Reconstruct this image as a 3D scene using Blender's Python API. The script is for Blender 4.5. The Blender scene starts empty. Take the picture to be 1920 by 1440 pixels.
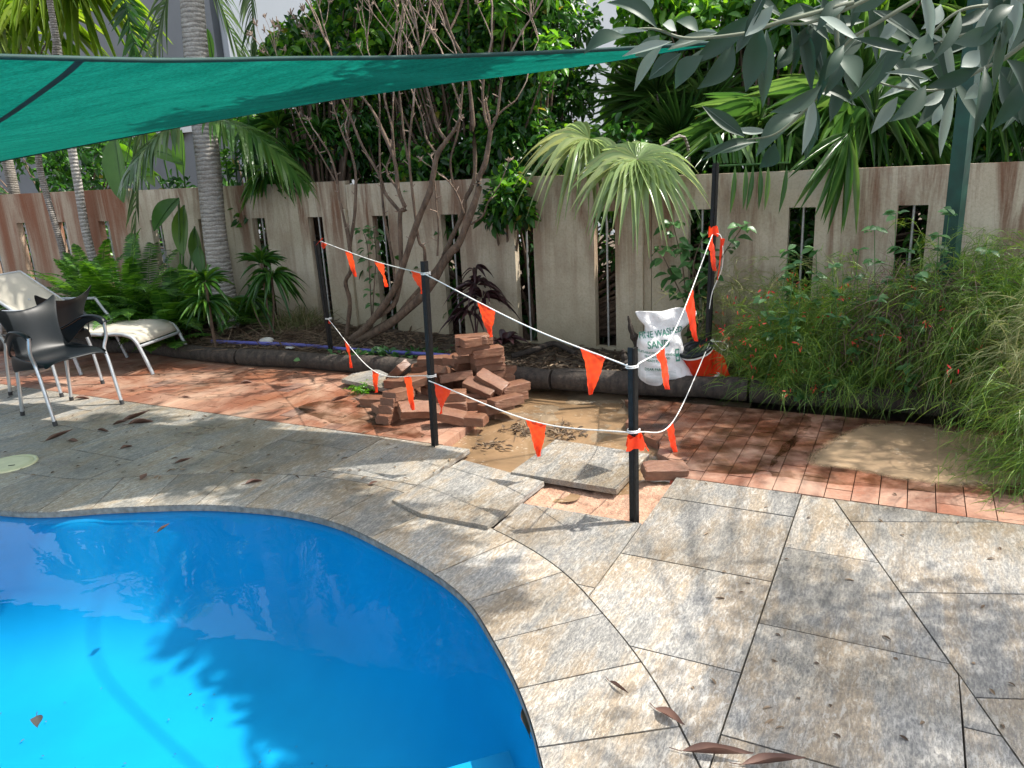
import bpy, bmesh, math, random
import numpy as np
from mathutils import Vector, Matrix
R_ = math.radians
rng = np.random.default_rng(7)
random.seed(7)
# ------------------------------------------------------------------ camera, world, sun, exposure
F_PX, PITCH, ROLL, EYE = 1442.0, R_(16), R_(-3.0), 1.6
_cp, _sp, _cr, _sr = math.cos(PITCH), math.sin(PITCH), math.cos(ROLL), math.sin(ROLL)
FWD = np.array([0, _cp, -_sp]); UP0 = np.array([0, _sp, _cp]); RT0 = np.array([1.0, 0, 0])
RT = RT0*_cr + UP0*_sr; UP = -RT0*_sr + UP0*_cr
sc = bpy.context.scene
cam_d = bpy.data.cameras.new('camera'); cam = bpy.data.objects.new('camera', cam_d)
sc.collection.objects.link(cam); sc.camera = cam
M = Matrix(((RT[0], UP[0], -FWD[0], 0), (RT[1], UP[1], -FWD[1], 0), (RT[2], UP[2], -FWD[2], EYE), (0, 0, 0, 1)))
cam.matrix_world = M
cam_d.sensor_width = 36; cam_d.lens = F_PX/1920*36; cam_d.clip_start = 0.05; cam_d.clip_end = 500
SUN = Vector((.68, .06, 1)).normalized()
sun_el = math.asin(SUN.z); sun_az = math.atan2(SUN.x, SUN.y)
w = bpy.data.worlds.new('World'); sc.world = w; w.use_nodes = True
nt = w.node_tree; sky = nt.nodes.new('ShaderNodeTexSky'); sky.sky_type = 'NISHITA'; sky.sun_disc = False
sky.sun_elevation = sun_el; sky.sun_rotation = sun_az; sky.air_density = 1.0; sky.dust_density = 2.5; sky.ozone_density = 1.0
nt.nodes['Background'].inputs['Strength'].default_value = 0.15
hz = nt.nodes.new('ShaderNodeHueSaturation'); hz.inputs['Saturation'].default_value = .45; hz.inputs['Value'].default_value = 1.15     # thin white cloud over the blue
nt.links.new(sky.outputs[0], hz.inputs['Color']); nt.links.new(hz.outputs[0], nt.nodes['Background'].inputs[0])
sl = bpy.data.lights.new('sun', 'SUN'); sl.energy = 3.6; sl.angle = R_(.55); sl.color = (1, .94, .85)
so = bpy.data.objects.new('sun', sl); sc.collection.objects.link(so)
so.rotation_euler = SUN.to_track_quat('Z', 'Y').to_euler()
sc.view_settings.view_transform = 'Standard'; sc.view_settings.look = 'None'
sc.view_settings.exposure = 1.2; sc.view_settings.gamma = 1
sc.cycles.max_bounces = 8; sc.cycles.transparent_max_bounces = 12; sc.cycles.diffuse_bounces = 4
sc.cycles.use_denoising = True
# ------------------------------------------------------------------ placing by sight lines
def ray(px, py): return FWD*F_PX + RT*(px-960) - UP*(py-720)
def at(px, py, z=0.0):
    d = ray(px, py); t = (z-EYE)/d[2]; return np.array([d[0]*t, d[1]*t, z])
def ay(px, py, y):
    d = ray(px, py); t = y/d[1]; return np.array([d[0]*t, y, EYE+d[2]*t])
U2 = np.array([.885, -.4655]); N2 = np.array([.4655, .885]); W0 = np.array([.75, 6.12])
def wp(s, off=0, z=0):                       # wall coordinates: along, behind, up
    p = W0 + U2*s + N2*off; return np.array([p[0], p[1], z])
def V(px, py, off=0):
    d = ray(px, py); t = (N2@W0+off)/(N2@d[:2]); return np.array([d[0]*t, d[1]*t, EYE+d[2]*t])
Q0 = at(1488.8, 969.4)[:2]; M2 = -N2
def st(s, t, z=0):
    p = Q0 + U2*s + M2*t; return np.array([p[0], p[1], z])
def nrm(v):
    v = np.asarray(v, float); return v/np.maximum(np.linalg.norm(v, axis=-1, keepdims=True), 1e-9)
# ------------------------------------------------------------------ objects
col = sc.collection
def tag(o, label=None, cat=None, group=None, kind=None):
    if label: o['label'] = label
    if cat: o['category'] = cat
    if group: o['group'] = group
    if kind: o['kind'] = kind
    return o
def link(name, me, m, parent=None, smooth=False):
    o = bpy.data.objects.new(name, me); col.objects.link(o)
    if m is not None:
        me.materials.clear(); me.materials.append(m)
    if len(me.polygons): me.polygons.foreach_set('use_smooth', [bool(smooth)]*len(me.polygons))
    if parent: o.parent = parent
    return o
def empty(name, loc=(0, 0, 0), rz=0):
    o = bpy.data.objects.new(name, None); col.objects.link(o); o.location = loc; o.rotation_euler = (0, 0, rz)
    o.empty_display_size = .1; return o
class QB:                                    # quad collector
    def __init__(s): s.v = []; s.f = []; s.n = 0
    def add(s, v, f):
        v = np.asarray(v, float).reshape(-1, 3); f = np.asarray(f, int).reshape(-1, 4)
        s.v.append(v); s.f.append(f+s.n); s.n += len(v)
    def many(s, tv, tf, O, X, N, L, Wd, droop=0.0, dexp=2):
        O = np.atleast_2d(O); k = len(O); X = nrm(np.broadcast_to(X, (k, 3))); N = np.broadcast_to(N, (k, 3))
        Y = nrm(np.cross(N, X)); Z = np.cross(X, Y)
        L = np.broadcast_to(L, (k,)); Wd = np.broadcast_to(Wd, (k,)); dr = np.broadcast_to(droop, (k,))
        P = O[:, None] + X[:, None]*(tv[None, :, 0:1]*L[:, None, None]) + Y[:, None]*(tv[None, :, 1:2]*Wd[:, None, None]) + Z[:, None]*(tv[None, :, 2:3]*L[:, None, None])
        P[:, :, 2] -= (tv[None, :, 0]**dexp)*(dr*L)[:, None]
        s.add(P.reshape(-1, 3), (tf[None] + (np.arange(k)*len(tv))[:, None, None]).reshape(-1, 4))
    def tube(s, pts, rad, n=6):
        pts = np.asarray(pts, float); k = len(pts); rad = np.broadcast_to(rad, (k,))
        T = nrm(np.gradient(pts, axis=0)); a = np.array([0, 0, 1.0]) if abs(T[0][2]) < .9 else np.array([1.0, 0, 0])
        A = nrm(np.cross(T, a)); B = np.cross(T, A); th = np.arange(n)*2*math.pi/n
        P = pts[:, None] + (A[:, None]*np.cos(th)[None, :, None] + B[:, None]*np.sin(th)[None, :, None])*rad[:, None, None]
        i = np.arange(k-1)[:, None]*n; j = np.arange(n)[None]; j2 = (j+1) % n
        f = np.stack([i+j, i+j2, i+n+j2, i+n+j], -1).reshape(-1, 4)
        s.add(P.reshape(-1, 3), f)
        for e, q in ((0, pts[0]), (k-1, pts[-1])):       # caps
            c = P[e]; 
            if n == 4: s.add(c, [[0, 1, 2, 3]])
            elif n == 6: s.add(c, [[0, 1, 2, 3], [0, 3, 4, 5]])
            elif n == 8: s.add(c, [[0, 1, 2, 3], [0, 3, 4, 7], [4, 5, 6, 7]])
            elif n == 12: s.add(c, [[0, 1, 2, 3], [0, 3, 4, 11], [4, 5, 10, 11], [5, 6, 9, 10], [6, 7, 8, 9]])
    def box(s, c, sz, rot=None):
        c = np.array(c, float); h = np.array(sz)/2
        q = np.array([[x, y, z] for x in (-1, 1) for y in (-1, 1) for z in (-1, 1)])*h
        if rot is not None: q = q@np.array(rot).T
        s.add(q+c, [[0, 1, 3, 2], [4, 6, 7, 5], [0, 4, 5, 1], [2, 3, 7, 6], [0, 2, 6, 4], [1, 5, 7, 3]])
    def grid(s, P):                           # P (a,b,3)
        a, b = P.shape[:2]; i = np.arange(a-1)[:, None]*b; j = np.arange(b-1)[None]
        s.add(P.reshape(-1, 3), np.stack([i+j, i+j+1, i+b+j+1, i+b+j], -1).reshape(-1, 4))
    def mesh(s, name):
        me = bpy.data.meshes.new(name)
        if not s.n: return me
        v = np.concatenate(s.v); f = np.concatenate(s.f); me.vertices.add(len(v)); me.vertices.foreach_set('co', v.ravel())
        me.loops.add(f.size); me.loops.foreach_set('vertex_index', f.ravel().astype(np.int32))
        me.polygons.add(len(f)); me.polygons.foreach_set('loop_start', (np.arange(len(f))*4).astype(np.int32))
        me.polygons.foreach_set('loop_total', np.full(len(f), 4, np.int32)); me.update(calc_edges=True); return me
    def build(s, name, m, parent=None, smooth=False): return link(name, s.mesh(name), m, parent, smooth)
def rotz(a): c, q = math.cos(a), math.sin(a); return np.array([[c, -q, 0], [q, c, 0], [0, 0, 1]])
def euler(x, y, z): return np.array(Matrix.Rotation(z, 3, 'Z')@Matrix.Rotation(y, 3, 'Y')@Matrix.Rotation(x, 3, 'X'))
def smoothpts(p, n=24):                       # Catmull-Rom through points
    p = np.asarray(p, float)
    if len(p) < 3: return np.array([p[0]+(p[-1]-p[0])*t for t in np.linspace(0, 1, n)])
    q = np.vstack([2*p[0]-p[1], p, 2*p[-1]-p[-2]]); out = []; k = len(p)-1
    for u in np.linspace(0, k-1e-6, n):
        i = int(u); t = u-i; a, b, c, d = q[i:i+4]
        out.append(.5*((2*b)+(-a+c)*t+(2*a-5*b+4*c-d)*t*t+(-a+3*b-3*c+d)*t**3))
    return np.array(out)
def rvec(n): return nrm(rng.normal(size=(n, 3)))
# ------------------------------------------------------------------ materials
def mat(name): 
    m = bpy.data.materials.new(name); m.use_nodes = True; n = m.node_tree; return m, n, n.nodes['Principled BSDF']
def N(n, t, **kw):
    x = n.nodes.new(t)
    for k, v in kw.items():
        if k.startswith('i_'): x.inputs[k[2:].replace('_', ' ')].default_value = v
        else: setattr(x, k, v)
    return x
def coords(n, scale=(1, 1, 1), rot=(0, 0, 0)):
    tc = N(n, 'ShaderNodeTexCoord'); mp = N(n, 'ShaderNodeMapping'); mp.inputs['Scale'].default_value = scale; mp.inputs['Rotation'].default_value = rot
    n.links.new(tc.outputs['Object'], mp.inputs[0]); return mp.outputs[0]
def noise(n, vec, scale, detail=4, rough=.55, dist=0):
    x = N(n, 'ShaderNodeTexNoise'); x.inputs['Scale'].default_value = scale; x.inputs['Detail'].default_value = detail
    x.inputs['Roughness'].default_value = rough; x.inputs['Distortion'].default_value = dist
    if vec is not None: n.links.new(vec, x.inputs['Vector'])
    return x.outputs['Fac']
def ramp(n, fac, stops):
    r = N(n, 'ShaderNodeValToRGB'); e = r.color_ramp.elements
    while len(e) < len(stops): e.new(.5)
    for k, (p, c) in enumerate(stops): e[k].position = p; e[k].color = (*c, 1) if len(c) == 3 else c
    n.links.new(fac, r.inputs[0]); return r.outputs[0]
def mix(n, fac, a, b, mode='MIX'):
    x = N(n, 'ShaderNodeMix', data_type='RGBA', blend_type=mode)
    for s, v in ((0, fac), (6, a), (7, b)):
        if hasattr(v, 'links'): n.links.new(v, x.inputs[s])
        else: x.inputs[s].default_value = v if s == 0 else (*v, 1)
    return x.outputs[2]
def math_(n, op, a, b=0.0, clamp=False):
    x = N(n, 'ShaderNodeMath', operation=op, use_clamp=clamp)
    for s, v in ((0, a), (1, b)):
        if hasattr(v, 'links'): n.links.new(v, x.inputs[s])
        else: x.inputs[s].default_value = v
    return x.outputs[0]
def bump(n, b, h, strength=.3, dist=.01):
    x = N(n, 'ShaderNodeBump'); x.inputs['Strength'].default_value = strength; x.inputs['Distance'].default_value = dist
    n.links.new(h, x.inputs['Height']); n.links.new(x.outputs[0], b.inputs['Normal'])
def rnd(n):
    return N(n, 'ShaderNodeNewGeometry').outputs['Random Per Island']
def plain(name, c, rough=.5, metal=0, var=.15, scale=20, bmp=0, spec=None):
    m, n, b = mat(name); v = coords(n); f = noise(n, v, scale)
    d = tuple(x*(1-var*1.6) for x in c); e = tuple(min(1, x*(1+var)) for x in c)
    n.links.new(ramp(n, f, [(.3, d), (.7, e)]), b.inputs['Base Color'])
    b.inputs['Roughness'].default_value = rough; b.inputs['Metallic'].default_value = metal
    if spec is not None: b.inputs['Specular IOR Level'].default_value = spec
    if bmp: bump(n, b, noise(n, v, scale*3), bmp, .003)
    return m
def leafmat(name, c1, c2, c3=None, rough=.4, trans=.35, spec=.5, dead=None):
    m, n, b = mat(name); r = rnd(n); stops = [(0, c1), (.55, c2)]
    if c3: stops.append((.85, c3))
    if dead: stops += [(.984, stops[-1][1]), (.990, dead)]
    cl = ramp(n, r, stops); v = coords(n); f = noise(n, v, 9, 3)
    cl = mix(n, math_(n, 'MULTIPLY', f, .5), cl, tuple(x*.45 for x in c1))
    n.links.new(cl, b.inputs['Base Color']); b.inputs['Roughness'].default_value = rough; b.inputs['Specular IOR Level'].default_value = spec
    t = N(n, 'ShaderNodeBsdfTranslucent'); hs = N(n, 'ShaderNodeHueSaturation'); hs.inputs['Hue'].default_value = .48; hs.inputs['Saturation'].default_value = 1.1; hs.inputs['Value'].default_value = 1.7
    n.links.new(cl, hs.inputs['Color']); n.links.new(hs.outputs[0], t.inputs[0])
    mx = N(n, 'ShaderNodeMixShader'); mx.inputs[0].default_value = trans
    n.links.new(b.outputs[0], mx.inputs[1]); n.links.new(t.outputs[0], mx.inputs[2])
    n.links.new(mx.outputs[0], n.nodes['Material Output'].inputs[0]); return m

def stone_mat():
    m, n, b = mat('quartzite_tile'); tc = N(n, 'ShaderNodeTexCoord')
    r = rnd(n); off = N(n, 'ShaderNodeCombineXYZ')
    n.links.new(math_(n, 'MULTIPLY', r, 37.0), off.inputs[0]); n.links.new(math_(n, 'MULTIPLY', r, 91.0), off.inputs[1])
    ad = N(n, 'ShaderNodeVectorMath', operation='ADD'); n.links.new(tc.outputs['Object'], ad.inputs[0]); n.links.new(off.outputs[0], ad.inputs[1])
    mp = N(n, 'ShaderNodeMapping'); mp.vector_type = 'TEXTURE'; mp.inputs['Rotation'].default_value = (0, 0, math.atan2(.885, .4655)); mp.inputs['Scale'].default_value = (3.2, 1, 1)
    n.links.new(ad.outputs[0], mp.inputs[0]); v = mp.outputs[0]
    v2 = tc.outputs['Object']
    a = noise(n, v, 130, 8, .80, .25); bg = noise(n, v, 6, 8, .72, .3); c = noise(n, v2, 150, 4, .7); wv = noise(n, v2, 1.5, 4, .6); vd = noise(n, v, 56, 9, .82, .6)
    base = ramp(n, a, [(.36, (.12, .124, .13)), (.455, (.235, .238, .235)), (.505, (.335, .325, .30)), (.55, (.49, .475, .43)), (.62, (.58, .56, .50))])
    warm = ramp(n, a, [(.36, (.20, .155, .105)), (.5, (.36, .27, .17)), (.60, (.52, .42, .29))])
    g = mix(n, ramp(n, bg, [(.44, (0, 0, 0)), (.58, (.85, .85, .85))]), base, warm)
    g = mix(n, ramp(n, vd, [(.53, (0, 0, 0)), (.57, (.75, .75, .75))]), g, (.66, .64, .585))
    g = mix(n, ramp(n, vd, [(.40, (.55, .55, .55)), (.45, (0, 0, 0))]), g, (.19, .187, .178))
    dk = ramp(n, bg, [(.36, (.66, .67, .69)), (.5, (1, 1, 1))]); g = mix(n, 1.0, g, dk, 'MULTIPLY')
    sp = ramp(n, c, [(.36, (.6, .59, .58)), (.47, (1, 1, 1))]); g = mix(n, .45, g, sp, 'MULTIPLY')
    wet = ramp(n, wv, [(.45, (1, 1, 1)), (.62, (.74, .71, .66))]); g = mix(n, 1.0, g, wet, 'MULTIPLY')
    g = mix(n, .15, g, (.33, .305, .26))
    tv = N(n, 'ShaderNodeHueSaturation'); n.links.new(math_(n, 'ADD', math_(n, 'MULTIPLY', r, .26), .60), tv.inputs['Value']); n.links.new(g, tv.inputs['Color'])
    n.links.new(tv.outputs[0], b.inputs['Base Color'])
    n.links.new(ramp(n, wv, [(.42, (.62, .62, .62)), (.62, (.26, .26, .26))]), b.inputs['Roughness'])
    bump(n, b, math_(n, 'ADD', a, math_(n, 'MULTIPLY', c, .5)), .55, .006); return m
def brick_mat(name, dusty=.35, obj=False, dust=(.50, .355, .26)):
    m, n, b = mat(name); r = N(n, 'ShaderNodeObjectInfo').outputs['Random'] if obj else rnd(n); v = coords(n)
    c = ramp(n, r, [(0, (.15, .060, .034)), (.3, (.235, .090, .048)), (.55, (.19, .078, .046)), (.8, (.27, .115, .062)), (1, (.15, .085, .068))])
    if obj: c = mix(n, .5, c, (.115, .055, .032))
    f = noise(n, v, 60, 6, .7); c = mix(n, .6, c, ramp(n, f, [(.35, (.55, .52, .5)), (.62, (1.1, 1.05, 1))]), 'MULTIPLY')
    ch = noise(n, v, 16, 5, .6); c = mix(n, ramp(n, ch, [(.60, (0, 0, 0)), (.70, (.35, .35, .35))]), c, (.10, .05, .035)); d = noise(n, v, 2.3, 8, .7, .6); c = mix(n, ramp(n, d, [(.42, (0, 0, 0)), (.68, (dusty,)*3)]), c, dust)
    n.links.new(c, b.inputs['Base Color']); n.links.new(ramp(n, noise(n, v, 1.5), [(.4, (.42, .42, .42)), (.6, (.8, .8, .8))]), b.inputs['Roughness'])
    bump(n, b, f, .4, .003); return m
def wall_mat(rusty=0):
    m, n, b = mat('weathered_render'); v = coords(n)
    oi = N(n, 'ShaderNodeObjectInfo'); ofs = N(n, 'ShaderNodeCombineXYZ'); n.links.new(math_(n, 'MULTIPLY', oi.outputs['Random'], 40.0), ofs.inputs[0])
    va = N(n, 'ShaderNodeVectorMath', operation='ADD'); n.links.new(v, va.inputs[0]); n.links.new(ofs.outputs[0], va.inputs[1]); v = va.outputs[0]
    # local X along wall, Z up
    f = noise(n, v, 2.2, 6, .6); fine = noise(n, v, 55, 5, .7)
    mp = N(n, 'ShaderNodeMapping'); mp.inputs['Scale'].default_value = (1, 1, .10); tc = N(n, 'ShaderNodeTexCoord'); n.links.new(v, mp.inputs[0])
    streak = noise(n, mp.outputs[0], 3.5 if rusty else 6, 6, .68, .5); big = noise(n, mp.outputs[0], 1.7, 3, .5)
    c = ramp(n, f, [(.3, (.38, .325, .235)), (.55, (.52, .455, .345)), (.75, (.60, .545, .43))])
    sx = N(n, 'ShaderNodeSeparateXYZ'); n.links.new(tc.outputs['Object'], sx.inputs[0])
    top = N(n, 'ShaderNodeMapRange'); n.links.new(sx.outputs['Z'], top.inputs[0]); top.inputs[1].default_value = .25; top.inputs[2].default_value = 1.2; 
    red = math_(n, 'MULTIPLY', ramp(n, streak, [(.44, (0, 0, 0)), (.60, (1, 1, 1))]), math_(n, 'MULTIPLY', top.outputs[0], .95))
    red = math_(n, 'MULTIPLY', red, ramp(n, big, [(.34, (.2, .2, .2)), (.50, (1, 1, 1))]))
    c = mix(n, red, c, (.19, .10, .062))
    if rusty: c = mix(n, math_(n, 'MULTIPLY', rusty, ramp(n, streak, [(.34, (.15, .15, .15)), (.62, (1, 1, 1))])), c, (.25, .10, .055))
    low = N(n, 'ShaderNodeMapRange'); n.links.new(sx.outputs['Z'], low.inputs[0]); low.inputs[1].default_value = .7; low.inputs[2].default_value = .1
    c = mix(n, math_(n, 'MULTIPLY', low.outputs[0], .55), c, (.24, .2, .12))
    c = mix(n, .45, c, ramp(n, fine, [(.3, (.6, .58, .55)), (.55, (1.05, 1.05, 1.05))]), 'MULTIPLY')
    n.links.new(c, b.inputs['Base Color']); b.inputs['Roughness'].default_value = .9; b.inputs['Specular IOR Level'].default_value = .2
    bump(n, b, math_(n, 'ADD', fine, math_(n, 'MULTIPLY', f, 1.5)), .5, .006); return m
def soil_mat(name, a, b_, c_, rough=.95, bs=.8, sc_=9):
    m, n, b = mat(name); v = coords(n); f = noise(n, v, sc_, 9, .7); g = noise(n, v, sc_*7, 6, .7)
    c = ramp(n, f, [(.3, a), (.5, b_), (.7, c_)]); c = mix(n, .6, c, ramp(n, g, [(.35, (.5, .5, .5)), (.6, (1.1, 1.1, 1.1))]), 'MULTIPLY')
    n.links.new(c, b.inputs['Base Color']); b.inputs['Roughness'].default_value = rough; bump(n, b, math_(n, 'ADD', f, g), bs, .02); return m
def muddy_mat(name, c, flecks=.62, soft=False):
    m, n, b = mat(name); v = coords(n)
    f = noise(n, v, 2.4, 5, .65, .5); cl = ramp(n, f, [(.35, tuple(x*.62 for x in c)), (.65, tuple(x*1.12 for x in c))])
    fl = noise(n, coords(n, (1, 1.6, 1), (0, 0, .5)), 34, 5, .55, .4); pt = noise(n, v, 4, 3)
    msk = math_(n, 'MULTIPLY', ramp(n, fl, [(flecks, (0, 0, 0)), (flecks+.02, (1, 1, 1))]), ramp(n, pt, [(.5, (0, 0, 0)), (.6, (.7, .7, .7))]))
    n.links.new(mix(n, msk, cl, (.55, .48, .38)), b.inputs['Base Color'])
    b.inputs['Roughness'].default_value = .5; b.inputs['Coat Weight'].default_value = 1; b.inputs['Coat Roughness'].default_value = .015; b.inputs['Coat IOR'].default_value = 1.5
    bump(n, b, noise(n, v, 6, 2), .04, .01)
    if soft:
        at_ = N(n, 'ShaderNodeAttribute', attribute_name='edge'); e = math_(n, 'ADD', at_.outputs['Fac'], math_(n, 'MULTIPLY', math_(n, 'SUBTRACT', noise(n, v, 9, 6, .7), .5), .55))
        t = N(n, 'ShaderNodeBsdfTransparent'); mx = N(n, 'ShaderNodeMixShader'); n.links.new(ramp(n, e, [(.62, (0, 0, 0)), (.90, (1, 1, 1))]), mx.inputs[0]); n.links.new(b.outputs[0], mx.inputs[1]); n.links.new(t.outputs[0], mx.inputs[2]); n.links.new(mx.outputs[0], n.nodes['Material Output'].inputs[0])
    return m
def bark_mat(name, a, b_, ring=0, rough=.85):
    m, n, b = mat(name); v = coords(n, (1, 1, 1)); f = noise(n, coords(n, (3, 3, .7) if not ring else (1, 1, 5)), 9, 6, .65); g = noise(n, v, 60, 4)
    c = ramp(n, f, [(.3, a), (.68, b_)])
    c = mix(n, .5, c, ramp(n, g, [(.35, (.6, .6, .6)), (.6, (1.15, 1.15, 1.15))]), 'MULTIPLY')
    h = math_(n, 'ADD', f, g)
    if ring:
        wv = N(n, 'ShaderNodeTexWave', wave_type='BANDS', bands_direction='Z'); wv.inputs['Scale'].default_value = ring; wv.inputs['Distortion'].default_value = 2.5; wv.inputs['Detail'].default_value = 3; wv.inputs['Detail Scale'].default_value = 2
        n.links.new(v, wv.inputs[0]); c = mix(n, .8, c, ramp(n, wv.outputs['Fac'], [(.0, (.45, .43, .42)), (.22, (1, 1, 1))]), 'MULTIPLY'); h = math_(n, 'ADD', wv.outputs['Fac'], math_(n, 'MULTIPLY', h, .6))
    n.links.new(c, b.inputs['Base Color']); b.inputs['Roughness'].default_value = rough; bump(n, b, h, .6, .01); return m
MT = {}
MT['stone'] = stone_mat(); MT['brick'] = brick_mat('clay_paver', .6); MT['loosebrick'] = brick_mat('loose_clay_paver', .6, True, (.27, .165, .10)); MT['wall'] = wall_mat(); MT['wall_rusty'] = wall_mat(.85)
MT['coping_edge'] = plain('coping_edge', (.20, .17, .14), .7, var=.3, scale=30)
MT['soil'] = soil_mat('garden_mulch', (.035, .024, .016), (.085, .06, .04), (.19, .145, .10))
MT['dirt'] = soil_mat('dirt', (.06, .045, .03), (.11, .08, .055), (.17, .13, .09))
MT['sand'] = soil_mat('wet_sand', (.30, .16, .10), (.47, .28, .185), (.56, .37, .26), .8, .7, 14)
MT['mud'] = muddy_mat('muddy_water', (.27, .17, .088)); MT['puddle'] = muddy_mat('puddle_water', (.36, .25, .15), .60, True)
MT['mudfilm'] = muddy_mat('mud_film', (.26, .19, .12), .6)
MT['log'] = bark_mat('weathered_log', (.016, .013, .012), (.075, .058, .045)); MT['wood_dark'] = bark_mat('rotten_wood', (.02, .015, .012), (.06, .045, .035))
MT['palm_bark'] = bark_mat('palm_bark', (.22, .205, .185), (.47, .445, .41), 8); MT['slim_bark'] = bark_mat('slim_bark', (.13, .11, .09), (.33, .30, .27), 14)
MT['stem_bark'] = bark_mat('stem_bark', (.055, .036, .025), (.19, .13, .09)); MT['twig_bark'] = bark_mat('twig_bark', (.15, .105, .08), (.36, .27, .21))
MT['black_steel'] = plain('black_steel', (.010, .010, .010), .45, .0, .5, 60, .2, .3); MT['white'] = plain('white_paint', (.75, .75, .73), .6, var=.05)
MT['alu'] = plain('aluminium', (.62, .64, .66), .32, .75, .08); MT['grey_metal'] = plain('grey_powder_coat', (.42, .44, .46), .4, .35, .08)
MT['black_plastic'] = plain('black_plastic', (.006, .009, .012), .42, 0, .1, 6, .0, .3); MT['rubber'] = plain('rubber', (.03, .03, .032), .7)
MT['sling'] = plain('sling_fabric', (.44, .41, .34), .85, var=.06, scale=300, bmp=.3)
MT['green_steel'] = plain('green_steel', (.003, .052, .034), .55, 0, .25, 9, .1)
MT['pipe'] = plain('lilac_pipe', (.11, .11, .38), .4, var=.1); MT['rock'] = plain('pale_rock', (.55, .54, .50), .9, var=.2, scale=12, bmp=.8)
MT['cord'] = plain('white_cord', (.78, .77, .73), .8, var=.08, scale=80)
MT['lid'] = plain('cream_lid', (.60, .58, .36), .5, var=.06); MT['dark'] = plain('dark_recess', (.01, .01, .01), .9)
MT['greenink'] = plain('green_ink', (.05, .22, .15), .7); MT['rod'] = plain('galvanised_rod', (.40, .40, .38), .5, .5)
MT['house'] = plain('pale_render', (.36, .39, .42), .9, var=.03, scale=1.0); MT['house2'] = plain('grey_render', (.20, .21, .22), .9, var=.1, scale=1.2); MT['timber'] = plain('brown_timber', (.12, .07, .05), .7)
MT['roof'] = plain('grey_roof', (.12, .12, .12), .7)
def flag_mat():
    m, n, b = mat('orange_flag'); v = coords(n); c = ramp(n, noise(n, v, 18), [(.3, (.80, .035, .008)), (.7, (.95, .07, .015))])
    n.links.new(c, b.inputs['Base Color']); b.inputs['Roughness'].default_value = .55
    t = N(n, 'ShaderNodeBsdfTranslucent'); t.inputs[0].default_value = (1, .10, .02, 1); mx = N(n, 'ShaderNodeMixShader'); mx.inputs[0].default_value = .45
    n.links.new(b.outputs[0], mx.inputs[1]); n.links.new(t.outputs[0], mx.inputs[2]); n.links.new(mx.outputs[0], n.nodes['Material Output'].inputs[0]); return m
MT['flag'] = flag_mat()
def sail_mat():
    m, n, b = mat('shade_cloth'); v = coords(n); f = noise(n, coords(n, (.45, 1.6, 1)), 95, 4, .75); g = noise(n, coords(n, (.6, 4, 1), (0, 0, -.35)), 3.5, 6, .65)
    c = mix(n, .5, ramp(n, g, [(.3, (.0, .068, .050)), (.7, (.004, .125, .092))]), ramp(n, f, [(.38, (.35, .35, .35)), (.62, (1.5, 1.5, 1.5))]), 'MULTIPLY')  # broad lighter streaks paint sun and leaf dapple into the cloth colour
    n.links.new(c, b.inputs['Base Color']); b.inputs['Roughness'].default_value = .7; b.inputs['Specular IOR Level'].default_value = .2
    t = N(n, 'ShaderNodeBsdfTranslucent'); n.links.new(mix(n, 1.0, c, (1.25, 1.25, 1.25), 'MULTIPLY'), t.inputs[0])
    mx = N(n, 'ShaderNodeMixShader'); mx.inputs[0].default_value = .55
    n.links.new(b.outputs[0], mx.inputs[1]); n.links.new(t.outputs[0], mx.inputs[2]); n.links.new(mx.outputs[0], n.nodes['Material Output'].inputs[0]); bump(n, b, f, .4, .002); return m
MT['sail'] = sail_mat()
def bag_mat():
    m, n, b = mat('woven_bag'); v = coords(n); g = noise(n, v, 9, 5)
    n.links.new(ramp(n, g, [(.35, (.60, .60, .60)), (.6, (.80, .80, .79))]), b.inputs['Base Color']); b.inputs['Roughness'].default_value = .45
    bump(n, b, math_(n, 'ADD', math_(n, 'MULTIPLY', noise(n, v, 14, 4, .6, 1.5), 2.0), noise(n, v, 250, 2)), .5, .008); return m
MT['bag'] = bag_mat()
def wet_mat():
    m, n, b = mat('wet_film'); n.nodes.remove(b); g = N(n, 'ShaderNodeBsdfGlossy'); g.inputs['Roughness'].default_value = .12
    t = N(n, 'ShaderNodeBsdfTransparent'); t.inputs[0].default_value = (.50, .44, .38, 1); fr = N(n, 'ShaderNodeFresnel'); fr.inputs['IOR'].default_value = 1.33
    mx = N(n, 'ShaderNodeMixShader'); n.links.new(fr.outputs[0], mx.inputs[0]); n.links.new(t.outputs[0], mx.inputs[1]); n.links.new(g.outputs[0], mx.inputs[2])
    cl = N(n, 'ShaderNodeBsdfTransparent'); m2 = N(n, 'ShaderNodeMixShader'); n.links.new(ramp(n, noise(n, coords(n), 5, 5, .65), [(.36, (0, 0, 0)), (.60, (.85, .85, .85))]), m2.inputs[0]); n.links.new(cl.outputs[0], m2.inputs[1]); n.links.new(mx.outputs[0], m2.inputs[2])
    n.links.new(m2.outputs[0], n.nodes['Material Output'].inputs[0]); return m
MT['wet'] = wet_mat()
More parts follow.
